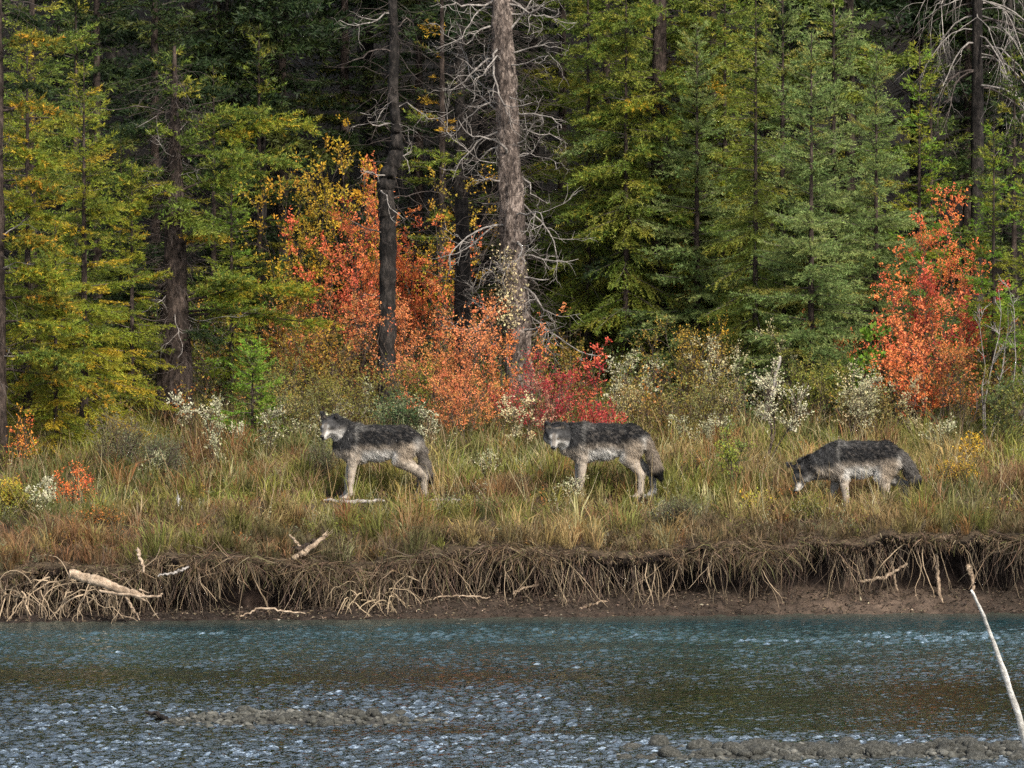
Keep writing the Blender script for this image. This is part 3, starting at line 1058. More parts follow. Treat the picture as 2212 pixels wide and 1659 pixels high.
big_conifer('spruce', -12, 2.2, 'yellowing spruce with a scaly trunk at the left edge', 11, 0.14, G_OCHRE, 202,
            [(0, 110, 110, -15, -.2, 40, G_OCHRE), (0, 200, 95, 5, .2, 36, G_DARK), (0, 250, 125, 0, -.2, 40, G_OCHRE), (0, 330, 100, 25, -.1, 40, G_YEL), (0, 400, 120, 20, -.3, 55, G_OCHRE), (0, 455, 90, 20, .1, 40, G_YEL), (0, 520, 110, 20, -.3, 55, G_OCHRE),
             (0, 590, 135, 25, -.2, 55, G_YEL), (0, 650, 150, 20, .2, 50, G_OCHRE), (0, 700, 190, 30, -.2, 60, G_YEL), (0, 770, 150, 20, -.3, 60, G_MID), (0, 800, 220, 60, 0, 50, G_OCHRE), (0, 620, -120, 30, -.3, 30, G_YEL), (0, 300, -120, 30, -.3, 30, G_YEL), (0, 40, 80, 20, .1, 36, G_DARK)],
            M_BARK_BROWN, dead=18, tw=260, crown_from=6.5, crown_r=1.3)
big_conifer('spruce', 1424, 9.0, 'spruce with a straight brown trunk behind the middle wolf', 14, 0.115, G_MID, 203,
            [(1424, r, x, z, d, n, p) for (r, x, z, d, n, p) in [(90, 1290, 25, -.5, 70, G_MID), (120, 1540, 25, -.4, 70, G_MID), (170, 1270, 30, -.3, 70, G_MID), (190, 1560, 10, -.6, 60, G_OCHRE), (240, 1270, 25, -.5, 80, G_MID), (250, 1570, 30, -.2, 70, G_MID),
             (300, 1250, 30, -.5, 80, G_BLUE), (320, 1560, 30, -.6, 80, G_MID), (365, 1260, 25, -.7, 90, G_MID), (380, 1560, 25, -.4, 80, G_YEL), (430, 1235, 40, -.4, 90, G_MID), (440, 1570, 30, -.5, 90, G_BLUE), (490, 1280, 25, -.8, 80, G_MID), (500, 1560, 25, -.6, 70, G_MID), (560, 1290, 30, -.6, 70, G_DARK), (600, 1550, 40, -.7, 70, G_MID), (640, 1300, 50, -.6, 50, G_MID), (30, 1300, 30, -.4, 70, G_MID), (40, 1550, 30, -.4, 70, G_MID)] + [(r, 1424 + dx, 25, -1.0, 55, p) for (r, dx, p) in [(20, -40, G_MID), (170, 45, G_MID), (215, -50, G_YEL), (260, 20, G_MID), (310, -30, G_MID), (350, 40, G_BLUE), (395, -20, G_MID), (450, 50, G_MID), (560, 60, G_MID), (700, -50, G_DARK)]]],
            M_BARK_BROWN, dead=14, tw=120, crown_from=6.2)

# --- whole small conifers in view
spr = conifer('spruce', 182, 3.6, 'pointed yellow-green young spruce, brightest conifer on the left', 4.55, 0.98, G_YEL, 301, nb=40, trunk_r=0.06, e_low=-0.18, droop=0.22, upturn=0.16, power=.75)
conifer('fir', 545, 3.9, 'low bright green young fir left of the standing wolf', 1.25, 0.52, G_LIME, 302, nb=70, trunk_r=0.025, zb=0.05, e_low=0.05, droop=.15, power=.7, sec=.05)
slim = conifer('fir', 1632, 7.0, 'slim drooping olive-green fir right of centre', 5.2, 0.78, G_MID + [((0.17, 0.18, 0.03), 4)], 303, nb=34, trunk_r=0.05, e_low=-0.30, droop=0.35, upturn=0.1, sag=.35, power=.6)
blue = conifer('fir', 1752, 6.0, 'broad blue-green fir, densest of the conifers on the right', 4.75, 1.06, G_BLUE, 304, nb=50, trunk_r=0.055, e_low=-0.05, droop=0.18, upturn=0.16, power=.72)
nar = conifer('spruce', 2146, 5.4, 'narrow light green young spruce near the right edge', 3.75, 0.52, G_YEL[:3] + G_LIME[:1], 306, nb=34, trunk_r=0.04, e_low=-.1, droop=.2, power=.75)
for (src, px, y, rz, sc, lab) in [
        (blue, 1892, 7.4, 2.0, .95, 'green fir leaning its branches towards the red shrubs on the right'),
        (blue, 1690, 8.6, 4.1, 1.12, 'tall green fir half hidden between the slim fir and the broad one'),
        (blue, 1800, 8.8, 1.1, 1.18, 'tall green fir whose top rises behind the broad blue-green one'),
        (blue, 1505, 8.2, 5.2, 1.0, 'full green fir right of the straight brown trunk'),
        (slim, 1352, 8.4, 2.4, 1.05, 'drooping green fir left of the straight brown trunk'),
        (slim, 1565, 8.8, .9, 1.15, 'drooping green fir close behind the slim one'),
        (slim, 1270, 9.4, 4.4, 1.1, 'drooping green fir right of the pale grey snag'),
        (spr, 60, 4.6, 1.6, 1.08, 'yellow-green spruce crowding behind the scaly trunk at the left edge'),
        (spr, 285, 5.2, 3.4, .72, 'shorter yellow-green spruce between the bright spruce and the thick dark trunk'),
        (spr, 120, 2.6, 5.0, .62, 'small yellow-green spruce under the left side of the bright one'),
        (nar, 2226, 4.6, 2.0, 1.0, 'green spruce cut by the right edge'),
        (nar, 500, 7.2, 1.0, .95, 'narrow green spruce right of the thick dark trunk'),
        (nar, 1985, 8.8, 3.0, 1.2, 'narrow spruce just behind the tall orange-red shrub')]:
    copy_tree(src, gpt(px, y), lab, None, rz, sc)
conifer('spruce', 955, 10.5, 'dim green spruce seen between the two bare trunks', 6.2, 0.85, G_DARK + G_MID[:2] + G_OCHRE[2:3], 312, nb=13, trunk_r=.08, nsp=.02, nlen=.045, nw=.013)
big_a = conifer('spruce', 1310, 10.2, 'dark green spruce behind the pale grey snag', 8.6, 1.3, G_MID, 308, nb=24, trunk_r=.085, nsp=.018, nlen=.046, nw=.014, sec=.05, zcut=5.6)
small_a = conifer('spruce', 560, 11.0, 'shaded spruce above the yellow leaves, left of the slim dark snag', 4.6, 1.15, G_DARK + G_MID, 315, nb=26, trunk_r=.065, nsp=.018, nlen=.048, nw=.015, sec=.055)
big_d = conifer('spruce', 335, 11.0, 'dim spruce above and behind the thick dark trunk', 8.6, 1.3, G_DARK + [((.04, .058, .012), 1.0), ((.08, .08, .014), .35)], 317, nb=19, trunk_r=.085, nsp=.020, nlen=.048, nw=.015, sec=.055, zcut=5.6)  # needle palette darkened to paint in the gloom of the upper forest
for (src, px, y, rz, sc, lab) in [
        (big_a, 1540, 10.3, 1.3, 1.05, 'tall green spruce with hanging boughs behind the slim fir'),
        (big_a, 70, 6.2, 2.6, .95, 'shaded spruce behind the bright spruce on the left'),
        (big_a, 1835, 10.6, 4.0, 1.1, 'tall dark spruce rising behind the blue-green fir'),
        (big_a, 1215, 12.0, 5.1, 1.0, 'spruce seen through the bare branches right of the pale grey snag'),
        (big_a, 1660, 11.8, .6, 1.1, 'spruce filling the gap behind the slim fir'),
        (big_a, 1430, 12.4, 3.3, 1.15, 'spruce directly behind the straight brown trunk'),
        (big_d, 470, 12.6, .3, 1.1, 'dim spruce in the dark upper left, right of the thick trunk'),
        (big_d, 610, 12.8, 5.6, 1.05, 'dim spruce in the dark above the golden leaves'),
        (big_d, 745, 13.2, 3.9, 1.1, 'dim spruce just left of the upper slim dark snag'),
        (big_d, 905, 13.4, 1.9, 1.0, 'dim spruce in the dark between the tops of the two bare trunks'),
        (big_d, 210, 10.4, 4.9, 1.0, 'dim spruce behind the tip of the bright spruce, at the top'),
        (big_d, 2090, 13.6, .8, 1.0, 'dim spruce behind the drooping dead boughs'),
        (small_a, 262, 6.8, 1.0, .75, 'deep green spruce between the bright spruce and the thick dark trunk'),
        (small_a, 2010, 11.0, 2.2, 1.0, 'dark spruce behind the tall red shrub'),
        (small_a, 462, 9.6, 3.1, .9, 'small dark spruce just right of the thick dark trunk'),
        (small_a, 165, 9.2, 4.2, 1.15, 'small dark spruce behind the tip of the bright spruce'),
        (small_a, 2190, 9.0, 5.3, .95, 'small dark spruce behind the narrow light green one'),
        (small_a, 1105, 11.5, .4, .9, 'small dark spruce hidden behind the pale grey snag')]:
    copy_tree(src, gpt(px, y), lab, None, rz, sc)

# second dark trunk behind the salmon shrub
rngt = RG(320)
o = empty('snag', gpt(1003, 7.6), 'short dark broken trunk half hidden behind the salmon shrub', 'dead tree')
a = Acc()
trunk_tube(a, rngt, 2.6, 0.125, S=16, K=40, lean=(-.01, 0), taper=.35)
a.build('trunk', M_BARK_DARK, o, True)
for i in range(9):
    z = rngt.uniform(.8, 2.6)
    s = rngt.choice([-1, 1])
    crooked(rngt, np.array([0, 0, z]), np.array([s, rngt.normal(-.2, .4), rngt.normal(0, .3)]), rngt.uniform(.4, .9), .01, 8, .3, (0, 0, -.02), 3, 2).build('branch', M_DARKTWIG, o)


# dead tree with drooping grey boughs, upper right
def drooping_snag():
    rng = RG(330)
    y = 11.0
    b = gpt(2110, y)
    root = empty('snag', b, 'dead conifer with long drooping grey boughs in the upper right shade', 'dead tree')
    t = Acc()
    ax = trunk_tube(t, rng, 9.5, 0.10, S=12, K=40, taper=.6)
    t.build('trunk', M_BARK_DARK, root, True)
    for i in range(34):
        z = rng.uniform(3.7, 6.6)
        c = ax(np.array([z]))[0]
        az = rng.uniform(pi, 2 * pi) + rng.normal(0, .3)
        d = np.array([math.cos(az) * 1.1, math.sin(az) * .7, rng.uniform(-.1, .4)])
        a = crooked(rng, c, d, rng.uniform(.8, 1.7), rng.uniform(.009, .017), 9, .16, (0, 0, -.24), sub=5, sub2=3)
        a.build('branch', M_DEADWOOD if rng.random() < .6 else M_DARKTWIG, root)


drooping_snag()


# --- forest behind: high-crowned dark conifers, shared meshes
def forest():
    rng = RG(400)
    protos = []
    for k in range(3):
        r = RG(410 + k)
        H = [10.5, 11.5, 9.5][k]
        tr, wd, cr = conifer_parts(r, H, 2.1, [4.6, 5.4, 3.6][k], 13, G_DARK + [((.06, .085, .015), 1)], trunk_r=0.11, nlen=.10, nw=.030, nsp=.045, sec=.10, droop=.34, power=.5)
        N = 170
        z = r.uniform(.4, 6.0, N)
        az = r.uniform(0, 2 * pi, N)
        P = grow(r, np.stack([0 * z, 0 * z, z], -1), np.stack([np.cos(az), np.sin(az), r.normal(-.25, .3, N)], -1), r.uniform(.5, 1.9, N), 7, .2, (0, 0, -.06))
        V, F = tubes(P, np.full((N, 1), .007) * np.linspace(1, .35, 7)[None], 3)
        tw = Acc()
        tw.add(V, F)
        root = empty('forest_conifer', (0, 0, 0), 'x', 'conifer')
        tr.build('trunk', M_BARK_DARK, root, True)
        cr.build('crown', M_NEEDLE, root)
        tw.build('dead_branches', M_BARK_DARK, root)
        protos.append([root, False])
    spots = []
    for y, n, xw in ((12.5, 8, 7.2), (15.5, 9, 8.5), (19, 9, 9.5), (23, 9, 10.5)):
        for i in range(n):
            spots.append(((i + .5) / n * 2 * xw - xw + rng.normal(0, .45), y + rng.normal(0, .6)))
    lab = 'dark high-crowned conifer standing back in the shaded forest'
    for (x, y) in spots:
        k = rng.integers(3)
        loc = (x, y, float(ground_z(x, y)))
        rz, sc = rng.uniform(0, 6.28), rng.uniform(.85, 1.15)
        if not protos[k][1]:
            protos[k][1] = True
            r = protos[k][0]
            r.location = loc
            r.rotation_euler = (0, 0, rz)
            r.scale = (sc, sc, sc)
            r['label'] = lab
            r['group'] = 'dark conifers of the forest behind'
        else:
            copy_tree(protos[k][0], loc, lab, 'dark conifers of the forest behind', rz, sc)


forest()

# ================================================================== SHRUBS
S = shrub
S('shrub', 955, 4.6, 'salmon-orange shrub rising in front of the slim dark trunk', 1.95, 1.25, L_SALMON, 501, nst=11, n1=10, n2=5, nleaf=6, leaf=.029)
S('shrub', 1085, 4.7, 'orange-red shrub at the foot of the pale grey snag', 1.75, 0.95, L_ORANGE + L_SALMON, 502, nst=10, n1=9, n2=5, nleaf=6, leaf=.029)
S('shrub', 1000, 3.7, 'low dense salmon shrub between the left and middle wolves', 1.05, 0.85, L_SALMON, 503, nst=12, n1=9, n2=5, nleaf=7, leaf=.025)
S('shrub', 1165, 3.9, 'crimson shrub just behind the face of the middle wolf', 1.0, 0.95, L_CRIMSON + [((.5, .4, .25), .8)], 504, nst=11, n1=9, n2=5, nleaf=7, leaf=.027)
S('shrub', 1280, 3.6, 'low red shrub behind the back of the middle wolf', 0.62, 0.75, L_CRIMSON[:3] + L_REDOR[:1], 505, nst=8, n1=7, n2=5, nleaf=7, leaf=.03)
S('shrub', 1265, 5.6, 'tall thin dark red shrub behind the low red one', 1.15, 0.55, L_CRIMSON + L_REDOR[:1], 506, nst=5, n1=7, n2=4, nleaf=5)
S('shrub', 752, 8.2, 'bright red-orange sapling left of the slim dark trunk', 2.85, 1.2, L_REDOR, 507, nst=12, n1=12, n2=6, nleaf=7, leaf=.036, t0=.35)
S('shrub', 905, 8.6, 'vivid orange-red sapling right of the slim dark trunk', 2.45, 1.1, L_ORANGE + L_REDOR[:2], 508, nst=11, n1=11, n2=5, nleaf=7, leaf=.036, t0=.3)
S('shrub', 664, 8.9, 'tall golden-yellow sapling at the top left of the red leaves', 3.35, 1.3, L_YELOR + L_OLIVE[:1], 509, nst=10, n1=11, n2=5, nleaf=6, leaf=.040, t0=.35)
S('shrub', 935, 9.9, 'golden sapling between the two bare trunks', 3.2, 1.2, L_YELOR + L_OLIVE[:1], 510, nst=10, n1=10, n2=5, nleaf=6, leaf=.040, t0=.35)
S('shrub', 815, 10.4, 'thin golden sapling directly behind the slim dark trunk', 3.5, 0.8, L_YELOR, 511, nst=6, n1=8, n2=4, nleaf=6, leaf=.05, t0=.6)
S('shrub', 862, 6.9, 'coral shrub just right of the foot of the slim dark trunk', 1.75, 1.0, L_SALMON + L_ORANGE[:1], 541, nst=10, n1=10, n2=5, nleaf=6, leaf=.030)
S('shrub', 645, 7.2, 'coral and rust shrub left of the bright red-orange sapling', 1.45, 1.1, L_SALMON + L_BROWN[:2] + L_YELOR[:1], 542, nst=10, n1=9, n2=5, nleaf=5, leaf=.030)
S('shrub', 610, 8.6, 'rusty orange and olive shrub right of the thick dark trunk', 1.7, 1.1, L_BROWN + L_YELOR + L_ORANGE[:1], 512, nst=9, n1=8, n2=5, nleaf=6)
S('shrub', 700, 6.4, 'yellow-brown shrub under the red-orange sapling', 1.25, 1.1, L_BROWN + L_OLIVE + L_YELOR[:1], 513, nst=9, n1=8, n2=5, nleaf=6)
S('shrub', 480, 7.6, 'brown-leaved shrub hugging the thick dark trunk', 1.6, 0.7, L_BROWN + L_YELOR[:1], 514, nst=7, n1=7, n2=4, nleaf=5)
S('shrub', 745, 4.4, 'olive leafy bush above the back of the left wolf', 0.95, 1.1, L_OLIVE, 515, nst=12, n1=9, n2=5, nleaf=6, leaf=.026)
S('shrub', 655, 3.6, 'grey-olive bush behind the head of the left wolf', 0.85, 0.8, L_OLIVE + L_SAGE, 516, nst=11, n1=9, n2=5, nleaf=6, leaf=.026)
S('shrub', 880, 3.6, 'blue-green bush behind the rump of the left wolf', 0.72, 0.75, L_DKGREEN + [((.45, .45, .25), .8)], 517, nst=10, n1=9, n2=5, nleaf=6, leaf=.028)
S('shrub', 590, 5.5, 'loose olive bush right of the young fir', 1.0, 0.9, L_OLIVE + L_GREEN[:1], 518, nst=10, n1=8, n2=5, nleaf=6, leaf=.028)
S('shrub', 905, 5.6, 'yellow-green bush at the foot of the slim dark trunk', 0.95, 0.8, L_OLIVE + L_CHART[:1], 519, nst=9, n1=8, n2=5, nleaf=6, leaf=.028)
# tall red group on the right
S('shrub', 2030, 6.6, 'tall orange-red shrub, highest of the red group on the right', 2.75, 1.05, L_ORANGE + L_REDOR[:1], 521, nst=12, n1=12, n2=5, nleaf=7, leaf=.030, t0=.35)
S('shrub', 2062, 6.0, 'crimson-hearted shrub right of the tall orange-red one', 2.0, 0.62, L_CRIMSON[:3] + L_REDOR[:1], 522, nst=8, n1=10, n2=5, nleaf=8, leaf=.036, t0=.4)
S('shrub', 1950, 5.6, 'coral-red shrub overlapping the dark fir on the right', 1.85, 0.95, L_REDOR + L_SALMON[:1], 523, nst=10, n1=10, n2=5, nleaf=6, leaf=.036, t0=.35)
S('shrub', 2045, 4.6, 'rusty orange shrub with bare lower stems above the right wolf', 1.25, 0.95, L_ORANGE + L_BROWN[:2], 524, nst=10, n1=9, n2=5, nleaf=5, leaf=.034, t0=.4)
S('shrub', 1985, 4.9, 'bright red low shrub left of the rusty one', 1.0, 0.5, L_REDOR, 525, nst=6, n1=8, n2=4, nleaf=6, leaf=.034, t0=.35)
S('shrub', 2175, 5.2, 'orange-leaved shrub among bare saplings at the right edge', 1.7, 0.8, L_BROWN + L_ORANGE[:2] + L_GREEN, 526, nst=7, n1=8, n2=4, nleaf=5)
S('shrub', 2185, 3.6, 'dark olive bush at the right edge', 1.0, 0.8, L_OLIVE + L_DKGREEN, 527, nst=11, n1=9, n2=5, nleaf=7, leaf=.03)
S('shrub', 1500, 9.6, 'orange-leaved sapling glimpsed behind the straight brown trunk', 2.35, 0.75, L_ORANGE + L_YELOR, 528, nst=6, n1=8, n2=4, nleaf=5, leaf=.045, t0=.4)
S('shrub', 1395, 10.2, 'yellow-orange sapling glimpsed left of the straight brown trunk', 1.9, 0.7, L_YELOR + L_OLIVE[:1], 529, nst=6, n1=8, n2=4, nleaf=5, leaf=.045, t0=.3)
S('shrub', 1215, 7.4, 'golden low shrub right of the pale grey snag', 1.1, 0.6, L_YELOR + L_BROWN, 530, nst=6, n1=8, n2=4, nleaf=6, leaf=.036)
S('shrub', 1480, 6.4, 'brown and amber thicket right of the middle wolf', 1.15, 1.3, L_BROWN + L_OLIVE + L_YELOR[:1], 531, nst=13, n1=9, n2=5, nleaf=5, leaf=.03)
S('shrub', 1400, 4.6, 'straw-coloured shrub above the tail of the middle wolf', 0.75, 0.7, L_OLIVE + L_CREAM[1:], 532, nst=10, n1=8, n2=5, nleaf=5, leaf=.028)
S('shrub', 1530, 4.2, 'pale olive shrub left of the silver sapling', 0.8, 0.9, L_OLIVE + L_SILVER[3:] + L_BROWN[:1], 533, nst=11, n1=8, n2=5, nleaf=5, leaf=.028)
S('shrub', 1770, 5.2, 'olive thicket between the silver shrubs on the right', 0.9, 1.0, L_OLIVE + L_CHART[1:2], 534, nst=11, n1=9, n2=5, nleaf=6, leaf=.03)
S('shrub', 1900, 4.2, 'dry olive thicket above the tail of the right wolf', 0.75, 0.8, L_OLIVE + L_BROWN[:1] + L_SAGE[:1], 535, nst=11, n1=8, n2=5, nleaf=5, leaf=.028)
S('shrub', 1835, 5.4, 'bright green broad-leaved sapling below the blue-green fir', 1.35, 0.55, G_LIME, 536, nst=4, n1=6, n2=2, nleaf=4, leaf=.075, lw=.7)
# silver-leaved shrubs
def SIL(px, y, label, h, w, seed, pal=L_SILVER, **kw):
    d = dict(nst=3, n1=10, n2=5, nleaf=5, leaf=.027, lw=.6, t0=.3, spread=.05, stem_r=.009, wig=.2)
    d.update(kw)
    return shrub('silver_shrub', px, y, label, h, w, pal, seed, cat='shrub', group='silver-leaved shrubs along the meadow', **d)


SIL(442, 2.3, 'pale silver-leaved shrub in front of the thick dark trunk', 0.92, 0.46, 551, t0=.45)
SIL(478, 1.6, 'low silver-leaved sprig right of the pale shrub on the left', 0.62, 0.26, 552, nst=2)
SIL(1652, 2.2, 'silver-white sapling with a dark bare stem left of the right wolf', 1.2, 0.62, 553, nst=3, n1=18, t0=.45, stem_r=.016)
SIL(1842, 4.0, 'cream-silver shrub above the back of the right wolf', 1.05, 0.7, 554, L_SILVER + L_CREAM[:1], nst=5, n1=13)
SIL(1590, 5.4, 'cream-leaved spire left of the silver-white sapling', 1.25, 0.5, 555, L_SILVER + L_CREAM, nst=5, n1=12)
SIL(1728, 5.8, 'cream-leaved spire right of the silver-white sapling', 1.4, 0.45, 556, L_SILVER + L_CREAM, nst=4, n1=13)
SIL(1345, 5.2, 'narrow silver-leaved spire behind the hindquarters of the middle wolf', 1.25, 0.36, 557, nst=3, n1=13)
SIL(798, 5.0, 'silver-leaved shrub left of the foot of the slim dark trunk', 0.95, 0.42, 558)
SIL(1112, 3.1, 'cream-leaved shrub in front of the crimson shrub', 0.88, 0.34, 559, L_CREAM + L_SILVER[:1])
SIL(96, -1.3, 'silver-leaved sprig low on the bank at far left', 0.46, 0.24, 560, leaf=.03)
SIL(322, 0.9, 'small white-green sprig in the grass left of the dark sage', 0.42, 0.24, 561, nst=2, nleaf=4)
SIL(1968, 4.4, 'cream-leaved spray hanging before the red shrubs on the right', 1.05, 0.3, 562, L_CREAM + L_SILVER, nst=2)
SIL(2030, 2.9, 'thin silver-leaved shrub below the rusty shrub on the right', 0.6, 0.34, 563, nleaf=4)
SIL(700, 2.8, 'faint silver-leaved shrub left of the left wolf', 0.7, 0.45, 564, L_SILVER + L_SAGE, nleaf=3)
SIL(560, 2.6, 'grey-white leaved shrub under the young fir', 0.68, 0.5, 565, L_SILVER + L_SAGE, nleaf=4)
SIL(1520, 3.4, 'dusty silver-leaved shrub between the middle and right wolves', 0.62, 0.45, 566, L_SILVER + L_SAGE, nleaf=4)
SIL(910, 3.0, 'silver-dotted shrub over the rump of the left wolf', 0.68, 0.35, 567, L_SILVER + L_GREEN, nleaf=4)
SIL(1065, 1.2, 'small white-leaved herb between the left and middle wolves', 0.36, 0.22, 568, nst=3, nleaf=3, leaf=.026)
SIL(1232, -0.5, 'small pale herb by the forelegs of the middle wolf', 0.34, 0.16, 569, nst=3, n1=6, nleaf=3, leaf=.022)
SIL(960, -1.4, 'dry white herb on the slope below the left wolf', 0.2, 0.14, 570, nst=3, n1=5, nleaf=3, leaf=.02)
# meadow herbs
S('shrub', 52, 1.8, 'thin orange shrub right of the scaly trunk at the left edge', 0.85, 0.4, L_ORANGE + L_YELOR[:1], 581, nst=5, n1=7, n2=3, nleaf=3, leaf=.03)
S('shrub', 160, -0.7, 'red and orange low shrub on the bank at far left', 0.48, 0.5, L_ORANGE + L_CRIMSON[2:3], 582, nst=8, n1=7, n2=3, nleaf=4, leaf=.026)
S('shrub', 14, -0.8, 'mustard low bush at the left edge above the bank', 0.42, 0.4, L_YELOR + L_OLIVE + L_CHART, 583, nst=9, n1=8, n2=3, nleaf=5, leaf=.024)
S('shrub', 72, -1.0, 'low green and mustard herb patch beside the silver sprig at far left', 0.3, 0.35, L_OLIVE + L_CHART[1:], 584, nst=9, n1=8, n2=3, nleaf=5, leaf=.024)
S('shrub', 1580, 0.3, 'yellow-green leafy weed between the middle and right wolves', 0.78, 0.42, L_CHART + L_GREEN, 585, nst=7, n1=8, n2=4, nleaf=5, leaf=.028)
S('shrub', 1622, -1.2, 'bright yellow weed low in the grass left of the right wolf', 0.26, 0.2, L_CHART + L_YELOR[:1], 586, nst=5, n1=6, n2=3, nleaf=4, leaf=.024)
S('shrub', 2100, 2.4, 'small golden shrub above the tail of the right wolf', 0.42, 0.3, L_YELOR[:2], 587, nst=5, n1=7, n2=3, nleaf=5, leaf=.026)
S('shrub', 350, 1.0, 'dark sage bush in the grass on the left', 0.62, 0.6, L_SAGE + L_DKGREEN[:1], 588, nst=16, n1=10, n2=4, nleaf=3, leaf=.018)
S('shrub', 690, 0.7, 'dark wiry sage bush at the chest of the left wolf', 0.5, 0.45, L_SAGE + L_OLIVE[2:3], 589, nst=16, n1=10, n2=4, nleaf=3, leaf=.018)
S('shrub', 250, 1.6, 'grey-brown twiggy bush under the bright spruce', 0.7, 0.8, L_BROWN[1:2] + L_SAGE, 590, nst=16, n1=10, n2=4, nleaf=3, leaf=.02)
S('shrub', 1470, -1.7, 'grey-green sage cushion on the slope below the middle wolf', 0.3, 0.5, L_SAGE + L_OLIVE[2:3], 591, nst=16, n1=9, n2=4, nleaf=4, leaf=.016)
S('shrub', 1750, -1.6, 'low yellow-green bush under the chin of the right wolf', 0.22, 0.45, L_OLIVE + L_CHART[1:2], 592, nst=12, n1=9, n2=4, nleaf=5, leaf=.02)
S('shrub', 205, -2.0, 'rust-tipped low herbs on the bank left of the split grey stump', 0.24, 0.5, L_BROWN + L_ORANGE[:1], 593, nst=12, n1=7, n2=3, nleaf=4, leaf=.022)
S('shrub', 1500, 0.9, 'rusty tuft right of the tail of the middle wolf', 0.42, 0.4, L_BROWN + L_ORANGE[1:2], 594, nst=12, n1=7, n2=3, nleaf=3, leaf=.018)
S('shrub', 2080, -0.2, 'amber low bush right of the tail of the right wolf', 0.45, 0.5, L_YELOR + L_BROWN, 595, nst=12, n1=8, n2=3, nleaf=4, leaf=.022)
# leafless saplings at the right
for k, (px, y, h, lab) in enumerate([(2128, 4.4, 1.9, 'leafless grey sapling right of the crimson-hearted shrub'), (2196, 4.0, 2.0, 'leafless grey sapling at the right edge'), (2075, 4.2, 1.1, 'bare dark leaning stems above the tail of the right wolf')]):
    S('bare_sapling', px, y, lab, h, .55, L_BROWN, 601 + k, nst=3, n1=8, n2=3, bare=1.0, stem_r=.013, cat='sapling', t0=.35, stem_mat=M_DEADWOOD if k < 2 else M_SHRUBSTEM)


# --- undergrowth filling the forest edge: a mass nobody could count
def undergrowth():
    rng = RG(700)
    lf, wd = Acc(), Acc()
    N = 2600
    x = rng.uniform(-6.3, 6.3, N)
    y = rng.uniform(4.5, 14.5, N)
    z = ground_z(x, y)
    B = np.stack([x, y, z], -1)
    h = rng.uniform(.3, .95, N) * (1 + .35 * sstep(7, 11, y))
    P = grow(rng, B, np.stack([rng.normal(0, .35, N), rng.normal(0, .35, N), np.ones(N)], -1), h, 6, .16, (0, 0, .06))
    V, F = tubes(P, np.full((N, 1), .005) * np.linspace(1, .4, 6)[None], 3)
    wd.add(V, F)
    p, d, i, t = spawn(rng, P, [6] * N, .3, 1.0, .8, .1)
    Q = grow(rng, p, d, h[i] * rng.uniform(.15, .4, len(p)), 4, .2)
    needles(rng, wd, Q[:, 0], Q[:, -1] - Q[:, 0], np.linalg.norm(Q[:, -1] - Q[:, 0], axis=1), .006, np.full((len(Q), 3), .1))
    patch = fbm(x * .8, y * .8, 77, 3)
    pal = L_OLIVE + L_BROWN + L_YELOR[:1]
    cb = np.where((patch > .56)[:, None], pick(rng, L_OLIVE + L_GREEN, N), pick(rng, L_BROWN + L_OLIVE[:2] + L_YELOR[3:] + L_ORANGE[3:], N))
    pp, dd, ii, tt = spawn(rng, Q, [6] * len(Q), .1, 1.0, .9)
    C = jit(rng, cb[i[ii]], .35, .1)
    leaves(rng, lf, pp, dd + rng.normal(0, .4, dd.shape), .034, .02, C)
    o = wd.build('undergrowth_stems', M_SHRUBSTEM)
    tag(o, 'tangled brown stems of the undergrowth at the forest edge', 'undergrowth', kind='stuff')
    o = lf.build('undergrowth', M_LEAF)
    tag(o, 'olive and brown leafy undergrowth at the forest edge', 'undergrowth', kind='stuff')
    # dead sticks and twigs on the slope behind, coloured near black as painted shade
    a = Acc()
    N = 1100
    x = rng.uniform(-8, 8, N)
    y = rng.uniform(10, 26, N)
    B = np.stack([x, y, ground_z(x, y)], -1)
    P = grow(rng, B, np.stack([rng.normal(0, .8, N), rng.normal(0, .5, N), rng.uniform(.2, 1.4, N)], -1), rng.uniform(.5, 2.0, N), 7, .25, (0, 0, -.03))
    V, F = tubes(P, np.full((N, 1), .007) * np.linspace(1, .35, 7)[None], 3)
    a.add(V, F)
    o = a.build('brush', M_BARK_DARK)
    tag(o, 'dark dead brush on the shaded forest slope', 'brush', kind='stuff')


undergrowth()


